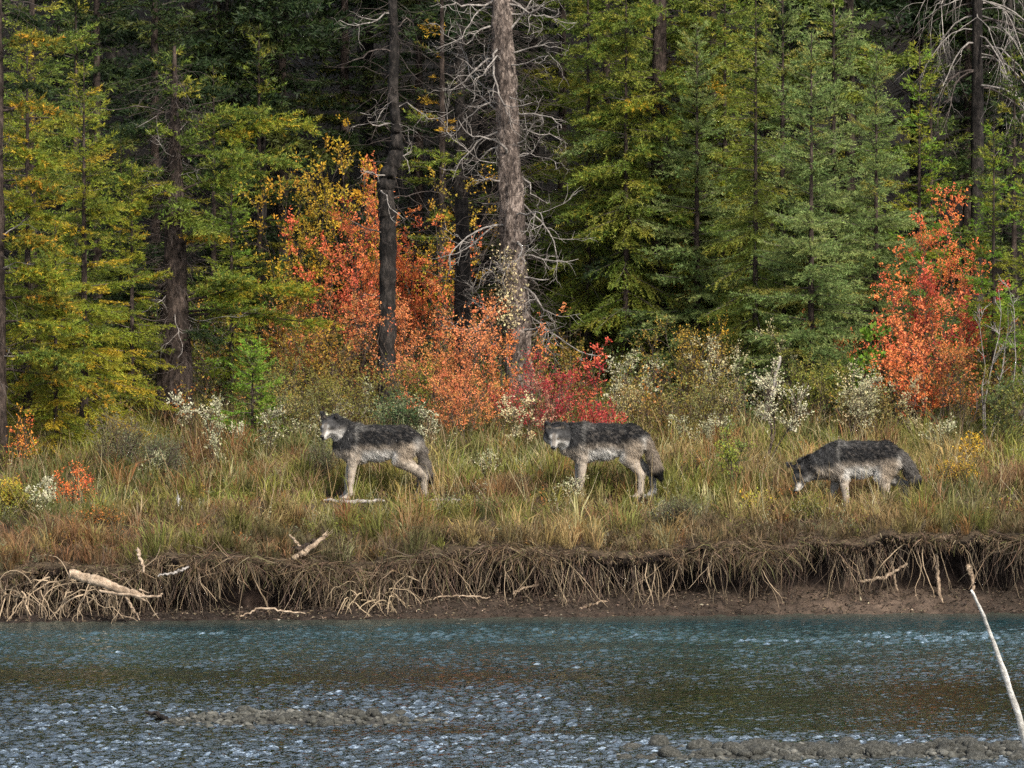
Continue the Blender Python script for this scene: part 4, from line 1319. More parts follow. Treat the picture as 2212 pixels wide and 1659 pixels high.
# ================================================================== GRASS
def grass():
    rng = RG(800)
    a = Acc()
    # tufts
    NT = 6200
    x = rng.uniform(-6.0, 6.0, NT)
    v = rng.random(NT)
    ly = lip_y(x)
    y = ly + 0.03 + (8.5 - ly) * v ** 1.25
    low = sstep(-0.6, -2.3, y - 0.10 * x)                      # short brown sward towards the lip
    tall = fbm(x * .9, y * .9, 91, 3)
    shag = sstep(.48, .66, fbm(x * 1.7 + 4, y * 1.7, 97, 3))
    low = low * (1 - .75 * shag)
    h = (0.18 + 0.38 * tall) * (1 - 0.55 * low)
    # keep the wolves' legs in view: shorter where they stand
    h *= 1 - .45 * np.exp(-((y + .9) / .7) ** 2) * (1 - low) * (x < 3)
    green = fbm(x * .6 + 9, y * .7, 93, 4) + .10 * sstep(-1.5, 2, y) - .12 * low
    pxx = 1106 + x * FPX / (y + 60)
    gap = (((pxx > 690) & (pxx < 850)) | ((pxx > 915) & (pxx < 1035))) & (y < -.1) & (y > -1.25)
    h = np.where(gap, h * .32, h)
    hue = rng.random(NT)
    c_str = np.array([0.34, 0.25, 0.10])
    c_ol = np.array([0.200, 0.200, 0.046])
    c_gr = np.array([0.135, 0.140, 0.045])
    c_br = np.array([0.19, 0.125, 0.070])
    c_ru = np.array([0.30, 0.15, 0.055])
    base = c_str * (1 - sstep(.34, .48, green))[:, None] + c_ol * (sstep(.34, .48, green))[:, None]
    base = np.where((green > .60)[:, None] & (hue > .35)[:, None], c_gr, base)
    base = np.where((hue < .14)[:, None], c_br, base)
    base = np.where(((hue > .14) & (hue < .20))[:, None], c_ru, base)
    base = np.where(((hue > .20) & (hue < .27))[:, None], np.array([.36, .32, .17]), base)
    base = base * (1 - low[:, None] * .72) + np.array([.115, .083, .052]) * low[:, None] * .72
    pat = fbm(x * 1.1 + 7, y * 1.3, 99, 4)
    base = base * (.45 + 1.0 * pat)[:, None]
    base = np.where((fbm(x * .9, y * 1.2, 103, 3) > .66)[:, None] & (hue > .4)[:, None], (c_ru * .4 + c_br * .6), base)
    base = jit(rng, base * .66, .3, .08)
    h = h * np.where(rng.random(NT) < .12, 1.45, 1.0) * rng.uniform(.6, 1.15, NT)
    nb = rng.integers(16, 40, NT)
    i = np.repeat(np.arange(NT), nb)
    n = len(i)
    rad = rng.uniform(.02, .10, NT)[i]
    an = rng.uniform(0, 2 * pi, n)
    rr = np.sqrt(rng.random(n)) * rad
    bx, by = x[i] + rr * np.cos(an), y[i] + rr * np.sin(an)
    by = np.maximum(by, lip_y(bx) + .01)
    bz = ground_z(bx, by) - .01
    hh = h[i] * rng.uniform(.45, 1.25, n)
    lean = rng.normal(0, .32, (n, 2)) + np.stack([np.cos(an), np.sin(an)], -1) * .22 + (rng.normal(0, .22, (NT, 2)))[i]
    P0 = np.stack([bx, by, bz], -1)
    P1 = P0 + np.stack([lean[:, 0] * hh * .38, lean[:, 1] * hh * .38, hh * .60], -1)
    P2 = P0 + np.stack([lean[:, 0] * hh * 1.05, lean[:, 1] * hh * 1.05, hh * (1.0 - .35 * np.linalg.norm(lean, axis=1))], -1)
    w = rng.uniform(.0022, .0052, n) * 1.25
    s = np.stack([np.cos(an + 1.2), np.sin(an + 1.2) * .5, np.zeros(n)], -1) * w[:, None]
    V = np.stack([P0, P1 - s, P1 + s, P2], 1).reshape(-1, 3)
    b = (np.arange(n) * 4)[:, None]
    F = np.concatenate([b + np.array([[0, 2, 1]]), b + np.array([[1, 2, 3]])])
    C = jit(rng, base[i], .28, .06)
    a.add(V, F, np.repeat(C, 4, 0))
    o = a.build('grass', M_GRASS)
    tag(o, 'tall straw and olive autumn grass on the bank', 'grass', kind='stuff')

    # low herbs mixed through the grass
    a = Acc()
    N = 1300
    x = rng.uniform(-5.8, 5.8, N)
    y = lip_y(x) + .1 + (7.5 - lip_y(x)) * rng.random(N) ** 1.1
    hh = rng.uniform(.06, .36, N) * (1 + .5 * sstep(0, 4, y))
    st = grow(rng, np.repeat(np.stack([x, y, ground_z(x, y)], -1), 4, 0), np.stack([rng.normal(0, .5, 4 * N), rng.normal(0, .5, 4 * N), np.ones(4 * N)], -1), np.repeat(hh, 4), 4, .15)
    pp, dd, ii, tt = spawn(rng, st, [11] * (4 * N), .15, 1.0, .9)
    ch = pick(rng, L_SAGE + L_OLIVE + L_BROWN + [((.34, .33, .22), 2), ((.40, .16, .05), 1.0), ((.27, .29, .05), 2)], N)
    C = jit(rng, ch[ii // 4] * .85, .3, .08)
    leaves(rng, a, pp, dd + rng.normal(0, .3, dd.shape), .026, .011, C)
    o = a.build('meadow_herbs', M_LEAF)
    tag(o, 'low olive, sage and rusty herbs mixed through the grass', 'herbs', kind='stuff')

    # seed stalks, thin and long
    a = Acc()
    N = 1500
    x = rng.uniform(-5.6, 5.6, N)
    y = rng.uniform(-1.9, 5, N)
    P = grow(rng, np.stack([x, y, ground_z(x, y)], -1), np.stack([rng.normal(0, .3, N), rng.normal(0, .3, N), np.ones(N)], -1), rng.uniform(.3, .62, N), 4, .1, (0, 0, -.03))
    V, F = tubes(P, np.full((N, 1), .0026) * np.linspace(1, .4, 4)[None], 3)
    a.add(V, F, np.repeat(jit(rng, pick(rng, [((.40, .30, .15), 3), ((.24, .16, .08), 2), ((.45, .40, .25), 1)], N), .2), 12, 0))
    o = a.build('grass_stalks', M_GRASS)
    tag(o, 'dry straw seed stalks standing above the grass', 'grass', kind='stuff')

    # brown thatch hanging over the lip of the bank
    a = Acc()
    N = 20000
    x = rng.uniform(-6, 6, N)
    u = np.where(rng.random(N) < .42, rng.uniform(-.07, .09, N), rng.uniform(.0, .75, N))
    y = lip_y(x) + u
    z = np.where(u < .05, lip_z(x) - rng.uniform(0, .10, N), ground_z(x, y))
    hang = sstep(.30, .72, fbm(x * 2.1, 6.6, 107, 3))
    L = rng.uniform(.04, .20, N) * np.where(u < .08, .35 + 1.9 * hang, 1.0)
    over = (u < .10)
    D = np.stack([rng.normal(0, .7, N), np.where(over, -rng.uniform(.1, .9, N), rng.normal(-.25, .6, N)), np.where(over, rng.normal(-.4, .55, N), rng.uniform(.0, .9, N))], -1)
    P = grow(rng, np.stack([x, y, z], -1), D, L, 4, .30, (0, 0, -.16))
    w = np.array([1, .9, .7, .15])
    wd = rng.uniform(.0022, .0050, N)
    sd = nrm(np.cross(P[:, -1] - P[:, 0], rng.normal(size=(N, 3))))
    V = np.stack([P - sd[:, None] * (wd[:, None] * w[None])[..., None], P + sd[:, None] * (wd[:, None] * w[None])[..., None]], 2).reshape(-1, 3)
    b = (np.arange(N) * 8)[:, None]
    F = np.concatenate([b + np.array([[2 * k, 2 * k + 1, 2 * k + 3, 2 * k + 2]]) for k in range(3)])
    C = jit(rng, pick(rng, [((.11, .078, .052), 4), ((.065, .047, .033), 4), ((.20, .15, .095), 2), ((.14, .095, .055), 2), ((.10, .095, .04), 1)], N), .3)
    a.add(V, F, np.repeat(C, 8, 0))
    o = a.build('thatch', M_GRASS)
    tag(o, 'brown dead grass thatch along the lip of the bank', 'grass', kind='stuff')


grass()


# ================================================================== ROOTS, DRIFTWOOD
def roots():
    rng = RG(900)
    a = Acc()
    N = 4600
    x = rng.uniform(-5.7, 5.7, N)
    dens = fbm(x * 1.1, 4.4, 95, 3)
    keep = rng.random(N) < .38 + 1.8 * (dens - .36)
    x = x[keep]
    N = len(x)
    y = lip_y(x) + rng.uniform(-.03, .22, N)
    z = lip_z(x) - rng.uniform(.05, .20, N)
    L = rng.uniform(.08, .62, N) * (.6 + .8 * dens[keep])
    P = grow(rng, np.stack([x, y, z], -1), np.stack([rng.normal(0, .30, N), rng.normal(-.05, .25, N), -np.ones(N)], -1), L, 6, .2, (0, 0, -.10))
    P[:, :, 2] = np.maximum(P[:, :, 2], .01)
    R = rng.uniform(.0014, .0044, (N, 1)) * np.linspace(1, .45, 6)[None]
    V, F = tubes(P, R, 3)
    C = jit(rng, pick(rng, [((.20, .145, .10), 3), ((.11, .08, .06), 4), ((.045, .034, .028), 4), ((.36, .28, .19), 1.6)], N), .2)
    a.add(V, F, np.repeat(C, 18, 0))
    o = a.build('fine_roots', M_ROOT, ground)
    tag(o, kind='stuff')
    a = Acc()
    N = 5200
    x = rng.uniform(-5.6, 5.6, N)
    v = rng.uniform(-.02, .55, N)
    y = water_y(x) + v
    toe = 0.03 + 0.13 * sstep(-2.6, 0.0, x) + 0.05
    z = np.interp(v, [0, .28, .5, .6], [0, .62, 1, 1.1]) * toe + .012
    C = jit(rng, pick(rng, [((.06, .043, .032), 4), ((.035, .027, .022), 4), ((.12, .09, .06), 1.2), ((.30, .25, .18), .15)], N), .3)
    leaves(rng, a, np.stack([x, y, z], -1), rng.normal(size=(N, 3)) * np.array([1, 1, .35]), .045, .014, C)
    o = a.build('bank_litter', M_ROOT, ground)
    tag(o, kind='stuff')
    # thick pale roots one can pick out, each its own part
    def one(p0, d, L, r, c, wig=.2, pull=(0, 0, -.12), sub=0):
        P = grow(rng, [p0], [d], [L], 10, wig, pull)
        P[:, :, 2] = np.maximum(P[:, :, 2], -.02)
        a = Acc()
        V, F = tubes(P, (r * np.linspace(1, .4, 10))[None], 5)
        a.add(V, F, c)
        if sub:
            p, dd, i, t = spawn(rng, P, [sub], .25, .9, .7, -.2)
            Q = grow(rng, p, dd, L * rng.uniform(.25, .55, sub), 7, wig, pull)
            Q[:, :, 2] = np.maximum(Q[:, :, 2], -.02)
            V, F = tubes(Q, np.full((sub, 1), r * .5) * np.linspace(1, .4, 7)[None], 4)
            a.add(V, F, c)
        a.build('root', M_ROOT, ground)
    for k in range(110):
        x0 = rng.uniform(-5.3, 5.3) if k > 34 else rng.choice([rng.uniform(-5.3, -3.9), rng.uniform(-2.2, .8)])
        p0 = np.array([x0, float(lip_y(x0)) + rng.uniform(-.05, .1), float(lip_z(x0)) - rng.uniform(.06, .16)])
        c = np.array([.30, .225, .15]) * rng.uniform(.25, 1.1)
        one(p0, np.array([rng.normal(0, .65), -rng.uniform(.1, .6), -.8]), rng.uniform(.25, .7), rng.uniform(.0025, .0075), c, sub=rng.integers(0, 3))
    # root plate at far left
    for k in range(46):
        x0 = rng.uniform(-5.25, -3.9)
        p0 = np.array([x0, float(lip_y(x0)) - rng.uniform(0, .12), float(lip_z(x0)) - rng.uniform(.12, .28)])
        one(p0, np.array([rng.normal(.1, 1.0), -rng.uniform(.2, .9), rng.normal(-.3, .5)]), rng.uniform(.35, .8), rng.uniform(.004, .010), np.array([.33, .25, .17]) * rng.uniform(.35, 1.1), .32, (0, 0, -.14), 2)
    # spidery clump left of the middle
    for k in range(22):
        x0 = rng.uniform(-1.75, -1.15)
        p0 = np.array([x0, float(water_y(x0)) + rng.uniform(.2, .35), rng.uniform(.16, .30)])
        one(p0, np.array([rng.normal(.3, .9), -rng.uniform(.2, .7), rng.normal(.1, .4)]), rng.uniform(.25, .6), rng.uniform(.004, .008), np.array([.34, .26, .17]) * rng.uniform(.4, 1.1), .25, (0, 0, -.2), 2)


roots()


def stick(name, label, pts, rad, mat, cat='driftwood', twigs=0, seed=1, S=9, wob=.006, split=False):
    """a log, pole or branch through picture points (px, row, depth)"""
    rng = RG(seed)
    W = np.array([at(*p) for p in pts])
    K = 26
    u = np.linspace(0, len(pts) - 1, K)
    P = np.stack([np.interp(u, np.arange(len(pts)), W[:, k]) for k in range(3)], -1)
    # round the corners a little
    for _ in range(2):
        P[1:-1] = (P[:-2] + 2 * P[1:-1] + P[2:]) / 4
    R = np.interp(u, np.arange(len(pts)), rad) * (1 + .05 * rng.normal(size=K))
    o0 = P[0].copy()
    root = empty(name, o0, label, cat)
    P = P - o0 + rng.normal(0, wob, (K, 3))
    V, F = tubes(P[None], R[None], S)
    ridge = (vn(np.tile(np.arange(S) * 1.7, K), np.repeat(np.arange(K), S) * .25, seed) - .5) * .35
    cen = np.repeat(P, S, 0)
    V = cen + (V - cen) * (1 + ridge[:, None])
    a = Acc()
    a.add(V, F)
    if split:
        n = 5
        p = np.repeat(P[-3:-2], n, 0) + rng.normal(0, R[-3] * .6, (n, 3))
        Q = grow(rng, p, np.repeat((P[-1] - P[-6])[None], n, 0), rng.uniform(.06, .16, n), 4, .1)
        V, F = tubes(Q, np.full((n, 1), R[-1] * .4) * np.linspace(1, .1, 4)[None], 4)
        a.add(V, F)
    a.build('stem', mat, root, True)
    if twigs:
        b = Acc()
        p, d, i, t = spawn(rng, P[None], [twigs], .15, .95, .8)
        Q = grow(rng, p, d, rng.uniform(.12, .45, twigs), 7, .3)
        V, F = tubes(Q, np.full((twigs, 1), min(rad) * .5) * np.linspace(1, .4, 7)[None], 4)
        b.add(V, F)
        b.build('twigs', mat, root)
    return root


stick('driftwood_log', 'thick split driftwood log lying slanted on the left bank', [(150, 1238, -4.05), (210, 1255, -4.12), (310, 1290, -4.25)], [.042, .055, .036], M_DRIFT, seed=11, S=10, split=True)
stick('driftwood_branch', 'thin pale branch sticking out below the split log on the left', [(215, 1276, -4.2), (270, 1286, -4.3), (345, 1290, -4.4), (352, 1280, -4.4)], [.012, .014, .012, .006], M_DRIFT, seed=12)
stick('driftwood_log', 'broken pale driftwood wedged in the bank left of centre', [(622, 1212, -3.3), (655, 1195, -3.35), (705, 1155, -3.3)], [.022, .032, .018], M_DRIFT, seed=13, split=True)
stick('driftwood_branch', 'dark brown weathered limb behind the broken driftwood', [(618, 1190, -3.2), (650, 1186, -3.2), (700, 1160, -3.1)], [.03, .034, .015], M_BARK_BROWN, seed=14)
stick('driftwood_branch', 'short pale prong crossing the broken driftwood', [(626, 1155, -3.25), (648, 1180, -3.3)], [.010, .010], M_DRIFT, seed=15)
stick('driftwood_branch', 'slim upright stump stick on the left bank', [(297, 1185, -3.6), (302, 1205, -3.7), (312, 1235, -3.8)], [.016, .018, .012], M_DRIFT, seed=16)
stick('driftwood_branch', 'dark curved branch on the bank left of centre', [(345, 1242, -3.8), (380, 1236, -3.8), (405, 1225, -3.75)], [.008, .014, .010], M_DEADWOOD, seed=17)
stick('weathered_plank', 'pale flat driftwood under the forefeet of the left wolf', [(700, 1080, -.25), (740, 1084, -.28), (800, 1083, -.28), (830, 1082, -.25)], [.012, .022, .020, .012], M_DEADWOOD, cat='driftwood', seed=18)
stick('weathered_plank', 'thin grey stick half buried in grass below the left wolf', [(925, 1080, -.1), (970, 1081, -.12), (1030, 1083, -.12)], [.010, .012, .007], M_DEADWOOD, seed=19)
stick('stump', 'small split grey stump in the brown grass on the left', [(390, 1122, -.75), (389, 1100, -.72), (386, 1078, -.7)], [.034, .034, .010], M_BLEACH, cat='stump', seed=20, split=True)
stick('dead_branch', 'grey forked dead branch on the slope below the middle wolf', [(1172, 1112, -.9), (1215, 1128, -1.1), (1260, 1146, -1.3)], [.018, .009, .005], M_DEADWOOD, twigs=7, seed=21)
stick('dead_branch', 'grey slanting broken pole among the silver shrubs', [(1648, 905, 5.0), (1668, 850, 5.0), (1686, 770, 5.0)], [.03, .026, .012], M_DEADWOOD, seed=22)
stick('driftwood_branch', 'short pale stick lying in the dark hollow right of centre', [(1106, 1282, -3.0), (1132, 1270, -2.95), (1165, 1262, -2.9)], [.012, .012, .009], M_DRIFT, seed=23)
stick('driftwood_branch', 'brown root stub standing in the hollow at centre', [(1072, 1285, -2.9), (1078, 1260, -2.85), (1084, 1235, -2.8)], [.014, .013, .01], M_DRIFT, seed=24)
stick('driftwood_log', 'short curved log at the water edge right of centre', [(1252, 1318, -3.05), (1268, 1310, -3.0), (1300, 1300, -2.9), (1325, 1302, -2.8)], [.018, .017, .013, .009], M_DRIFT, seed=25)
stick('driftwood_branch', 'pale stick slanting across the right bank', [(1857, 1257, -2.45), (1910, 1248, -2.4), (1958, 1218, -2.3)], [.014, .020, .012], M_DRIFT, seed=26)
stick('driftwood_branch', 'pale upright root crossing behind the slanting stick', [(1922, 1195, -2.25), (1928, 1225, -2.3), (1938, 1275, -2.4)], [.020, .016, .010], M_DRIFT, seed=27)
stick('driftwood_stake', 'pale upright stake against the right bank', [(2023, 1198, -2.3), (2026, 1245, -2.35), (2030, 1290, -2.45), (2042, 1312, -2.5)], [.014, .020, .016, .010], M_DRIFT, seed=28)
stick('driftwood_branch', 'rusty brown root knot above the white pole', [(2092, 1225, -2.3), (2100, 1250, -2.3), (2104, 1290, -2.35)], [.03, .022, .012], M_DRIFT, seed=29)
stick('driftwood_branch', 'long low root along the toe of the bank at centre', [(910, 1300, -3.1), (960, 1287, -3.05), (1010, 1287, -3.05), (1060, 1292, -3.0)], [.006, .008, .008, .006], M_DRIFT, seed=30)
stick('driftwood_branch', 'thin pale root lying on the mud left of centre', [(520, 1332, -3.75), (560, 1312, -3.7), (610, 1320, -3.75), (660, 1325, -3.75)], [.006, .010, .010, .006], M_DRIFT, seed=31)
stick('driftwood_branch', 'leaning root reaching the water left of the thin pale root', [(265, 1280, -4.15), (285, 1310, -4.3), (302, 1338, -4.45)], [.010, .010, .007], M_DRIFT, seed=32)
stick('white_pole', 'long bleached white pole slanting over the water at lower right', [(2225, 1640, -18.2), (2205, 1560, -18.3), (2165, 1440, -18.5), (2125, 1330, -18.7), (2098, 1274, -18.8)], [.030, .026, .019, .014, .008], M_BLEACH, cat='pole', seed=33, S=12, wob=.0015)
stick('driftwood_branch', 'black bent branch at the left end of the gravel bar', [(312, 1537, -15.0), (345, 1544, -15.05), (362, 1553, -15.1), (374, 1572, -15.2)], [.013, .020, .022, .020], M_BARK_DARK, seed=34)
stick('driftwood_branch', 'thin grey stick lying on the left gravel bar', [(430, 1568, -15.0), (490, 1556, -15.0), (580, 1543, -14.9)], [.005, .006, .004], M_DEADWOOD, seed=35)

# ================================================================== WOLVES
def rcone(p, a, b, ra, rb):
    ba = b - a
    l2 = float(ba @ ba) + 1e-12
    t = np.clip(((p - a) @ ba) / l2, 0, 1)
    return np.linalg.norm(p - (a + t[..., None] * ba), axis=-1) - (ra + (rb - ra) * t)


def smin(a, b, k):
    h = np.clip(0.5 + 0.5 * (b - a) / k, 0, 1)
    return b * (1 - h) + a * h - k * h * (1 - h)


def surface_nets(f, org, h):
    s = f < 0
    nx, ny, nz = f.shape
    acc = np.zeros((nx - 1, ny - 1, nz - 1, 3))
    cnt = np.zeros((nx - 1, ny - 1, nz - 1))
    cor = [(i, j, k) for i in (0, 1) for j in (0, 1) for k in (0, 1)]

    def sl(A, c):
        return A[c[0]:nx - 1 + c[0], c[1]:ny - 1 + c[1], c[2]:nz - 1 + c[2]]
    for c in cor:
        for ax_ in range(3):
            if c[ax_] == 1:
                continue
            d = list(c)
            d[ax_] = 1
            fa, fb = sl(f, c), sl(f, d)
            m = sl(s, c) != sl(s, d)
            t = np.where(m, fa / np.where(m, fa - fb, 1), 0)
            for q in range(3):
                acc[..., q] += np.where(m, c[q] + (t if q == ax_ else 0), 0)
            cnt += m
    act = cnt > 0
    idx = -np.ones(act.shape, np.int64)
    idx[act] = np.arange(act.sum())
    V = (np.argwhere(act) + acc[act] / cnt[act][:, None]) * h + org
    Fs = []
    for ax_ in range(3):
        o1, o2 = (ax_ + 1) % 3, (ax_ + 2) % 3
        a = [slice(None)] * 3
        b = [slice(None)] * 3
        a[ax_], b[ax_] = slice(0, -1), slice(1, None)
        ch = s[tuple(a)] != s[tuple(b)]
        e = np.argwhere(ch)
        sg = s[tuple(a)][ch]
        ok = (e[:, o1] > 0) & (e[:, o2] > 0) & (e[:, o1] < f.shape[o1] - 1) & (e[:, o2] < f.shape[o2] - 1)
        e, sg = e[ok], sg[ok]
        q = []
        for (u, v) in ((-1, -1), (0, -1), (0, 0), (-1, 0)):
            c = e.copy()
            c[:, o1] += u
            c[:, o2] += v
            q.append(idx[c[:, 0], c[:, 1], c[:, 2]])
        q = np.stack(q, 1)
        q[~sg] = q[~sg][:, ::-1]
        Fs.append(q)
    return V, np.concatenate(Fs)


def wolf(loc, label, seed, head, fwd, fl_near, fl_far, hl_near, hl_far, tail, neck_r=(.155, .112), nk=(-.19, .655), roll=0.0, rz=0.0, sag=0.0, tdark=0.0):
    """local frame: the wolf looks to -x, the camera stands on the -y side, the ground is z = 0"""
    rng = RG(seed)
    root = empty('wolf', loc, label, 'wolf', 'grey wolves on the bank', rz)
    A = np.array
    fwd = nrm(A(fwd, float))
    lat = nrm(np.cross(A([0, 0, 1.0]), fwd))
    upv = np.cross(fwd, lat)
    if roll:
        lat, upv = lat * math.cos(roll) + upv * math.sin(roll), upv * math.cos(roll) - lat * math.sin(roll)
    head = A(head, float)
    HM = np.stack([fwd, lat, upv], 0)            # world(local) -> head
    h = .0118
    org = A([-.80, -.30, -.04])
    dim = (int(1.62 / h), int(.60 / h), int(1.02 / h))
    g = np.stack(np.meshgrid(*[np.arange(d) * h + o for d, o in zip(dim, org)], indexing='ij'), -1)
    # trunk, slightly flattened sideways
    gb = g * A([1, 1 / .80, 1])
    def B(x0, z0, r0, x1, z1, r1):
        return rcone(gb, A([x0, 0, z0]), A([x1, 0, z1]), r0, r1)
    f = B(-.17, .605, .185, .10, .585, .172)
    f = smin(f, B(.10, .605, .160, .36, .635, .137), .06)
    f = smin(f, B(.36, .635, .140, .47, .615, .112), .05)
    f = smin(f, B(-.14, .70, .105, .38, .705 - sag, .085), .05)
    f = smin(f, B(-.27, .57, .125, -.12, .50, .12), .05)
    nb = A([nk[0], 0, nk[1]])
    hb = head - fwd * .07 - upv * .02
    d = rcone(g, nb, hb, neck_r[0], neck_r[1])
    f = smin(f, d, .06)
    tp = [A(t[:3], float) for t in tail]
    for i in range(len(tp) - 1):
        f = smin(f, rcone(g, tp[i], tp[i + 1], tail[i][3], tail[i + 1][3]), .025)
    for ch in (fl_near, fl_far):
        pts = [A(p[:3], float) for p in ch]
        for i in range(len(pts) - 1):
            f = smin(f, rcone(g, pts[i], pts[i + 1], ch[i][3], ch[i + 1][3]), .022 if i else .05)
    for ch in (hl_near, hl_far):
        pts = [A(p[:3], float) for p in ch]
        for i in range(len(pts) - 1):
            f = smin(f, rcone(g, pts[i], pts[i + 1], ch[i][3], ch[i + 1][3]), .025 if i else .05)
    # toes
    for ch in (fl_near, fl_far, hl_near, hl_far):
        p = A(ch[-1][:3], float)
        for q in (-.018, -.006, .006, .018):
            f = smin(f, rcone(g, p + A([-.012, q, 0]), p + A([-.045, q * 1.3, -.006]), .014, .012), .012)
    # head
    gh = (g - head) @ HM.T
    def Hc(a, b, ra, rb, s=(1, 1, 1)):
        s = A(s, float)
        return rcone(gh / s, A(a) / s, A(b) / s, ra, rb) * s.min()
    hd = Hc((-.03, 0, 0), (.03, 0, .005), .086, .078, (1, 1.05, .95))
    for q in (-1, 1):
        hd = smin(hd, Hc((.0, q * .060, -.035), (-.045, q * .100, -.055), .062, .040), .035)     # cheek ruff
        hd = smin(hd, Hc((.055, q * .030, .022), (.075, q * .034, .010), .036, .028), .03)        # brow
    hd = smin(hd, Hc((.06, 0, -.022), (.172, 0, -.042), .052, .031, (1, .95, .92)), .03)          # muzzle
    hd = smin(hd, Hc((.03, 0, -.062), (.145, 0, -.068), .040, .021), .02)                         # jaw
    for q in (-1, 1):
        ear = Hc((-.022, q * .060, .055), (-.022, q * .100, .172), .046, .011, (.5, 1, 1))
        cut = Hc((.004, q * .068, .080), (.004, q * .098, .160), .030, .004, (.6, 1, 1))
        ear = np.maximum(ear, -cut)
        hd = smin(hd, ear, .012)
    f = smin(f, hd, .04)
    f = f + .006 * (np.sin(g[..., 0] * 40 + g[..., 2] * 23) * np.sin(g[..., 2] * 37 - g[..., 1] * 31)) * (g[..., 2] > .35)
    V, F = surface_nets(f, org, h)
    # coat pattern
    legs_all = [fl_near, fl_far, hl_near, hl_far]

    def coat(p, nz):
        x, y, z = p[:, 0], p[:, 1], p[:, 2]
        ph = (p - head) @ HM.T
        n = fbm(x * 14 + y * 9, z * 14, seed, 3)[:, None]
        n2 = fbm(x * 45, z * 45 + y * 30, seed + 3, 2)[:, None]
        dark = A([.013, .013, .014]) * (.5 + 1.2 * n2)
        grey = A([.080, .078, .077]) * (.6 + .9 * n2)
        tan = A([.27, .22, .17]) * (.75 + .5 * n2)
        pale = A([.43, .415, .39]) * (.75 + .45 * n2)
        zz = z + .05 * (n[:, 0] - .5)
        c = pale.copy()
        w = sstep(.49, .57, zz)[:, None]
        c = c * (1 - w) + (tan * .5 + grey * .4) * w
        w = (sstep(.555, .62, zz) * (1 - .2 * sstep(.45, .8, n2[:, 0])))[:, None]
        c = c * (1 - w) + dark * w
        w = (sstep(.735, .77, zz + .02 * n2[:, 0]) * sstep(.1, -.1, np.abs(x - .1) - .2))[:, None] * .15
        c = c * (1 - w) + grey * 1.3 * w
        # pale cape stripe over the shoulder, dark behind it
        st = np.exp(-((x + .155 - .05 * (z - .6)) / .020) ** 2) * sstep(.50, .58, z)
        c = c * (1 - .20 * st[:, None]) + pale * .20 * st[:, None]
        st = np.exp(-((x + .08) / .055) ** 2) * sstep(.72, .77, z)
        c = c * (1 - .12 * st[:, None]) + pale * .12 * st[:, None]
        # neck and chest
        w = (sstep(-.16, -.22, x) * sstep(.44, .52, z))[:, None]
        c = c * (1 - w) + (dark * .8 + grey * .32) * w
        w = (sstep(-.07, -.12, x) * sstep(.575, .51, z + .04 * (n[:, 0] - .5)))[:, None]
        c = c * (1 - w) + (tan * .75 + pale * .2) * w
        # rump and thigh
        w = (sstep(.24, .34, x) * sstep(.66, .56, zz))[:, None]
        c = c * (1 - w) + tan * .9 * w
        w = (np.exp(-((x - .50 - .04 * n[:, 0]) / .045) ** 2) * sstep(.36, .46, z) * sstep(.70, .62, z))[:, None] * .5
        c = c * (1 - w) + pale * w
        # legs
        w = sstep(.44, .38, z)[:, None]
        c = c * (1 - w) + (tan * .75 + pale * .2) * w
        far = sstep(.0, .04, y)[:, None] * sstep(.45, .40, z)[:, None]
        c = c * (1 - far) + (grey * .6 + pale * .4) * far
        # tail
        dt = np.full(len(p), 9.)
        tt = np.zeros(len(p))
        for i in range(len(tp) - 1):
            ba = tp[i + 1] - tp[i]
            t = np.clip(((p - tp[i]) @ ba) / (ba @ ba), 0, 1)
            dd = np.linalg.norm(p - (tp[i] + t[:, None] * ba), axis=1) - .088
            m = dd < dt
            dt = np.where(m, dd, dt)
            tt = np.where(m, (i + t) / (len(tp) - 1), tt)
        w = (sstep(.015, -.005, dt) * sstep(.06, .2, tt))[:, None]
        ct = (grey * .5 + tan * .5) * (1 - sstep(.10, .35, tt))[:, None] + (dark * .45 + tan * .5) * sstep(.10, .35, tt)[:, None]
        ct = ct * (1 - tdark) + (dark * .8 + grey * .5) * tdark
        ct = ct * (1 - sstep(.68, .82, tt))[:, None] + A([.009, .009, .009]) * sstep(.68, .82, tt)[:, None]
        c = c * (1 - w) + ct * w
        # head
        hx, hy, hz = ph[:, 0], np.abs(ph[:, 1]), ph[:, 2]
        inh = (np.linalg.norm(ph * A([.8, .9, 1]), axis=1) < .165) & (hx > -.10)
        ch = (grey * .9 + tan * .12)
        w = sstep(-.020, .025, hz)[:, None] * sstep(.14, .09, hx)[:, None]
        ch = ch * (1 - w) + (grey * .35 + dark * .8) * w                                     # dark grey crown
        w = (sstep(.030, .055, hy) * sstep(-.010, -.035, hz) * sstep(-.02, .02, hx))[:, None] * .6
        ch = ch * (1 - w) + pale * w                                                     # pale cheeks
        w = (sstep(.080, .11, hx) * sstep(.010, .024, hy + .6 * np.maximum(-.05 - hz, 0)))[:, None] * .95
        ch = ch * (1 - w) + pale * .9 * w                                               # pale muzzle sides
        w = (sstep(.05, .09, hx) * sstep(.030, .016, hy) * sstep(-.05, -.02, hz))[:, None] * .85
        ch = ch * (1 - w) + (tan * .3 + grey * .7) * w                                   # bridge
        w = sstep(-.060, -.080, hz)[:, None] * sstep(.02, .06, hx)[:, None]
        ch = ch * (1 - w) + pale * w                                                     # chin
        ey = np.exp(-(((hx - .085) / .048) ** 2 + ((hy - .046) / .034) ** 2 + ((hz - .018) / .025) ** 2))[:, None]
        ch = ch * (1 - .95 * ey) + A([.014, .013, .012]) * .95 * ey
        br = np.exp(-(((hx - .08) / .03) ** 2 + ((hy - .030) / .012) ** 2 + ((hz - .050) / .010) ** 2))[:, None]
        ch = ch * (1 - .55 * br) + pale * .55 * br
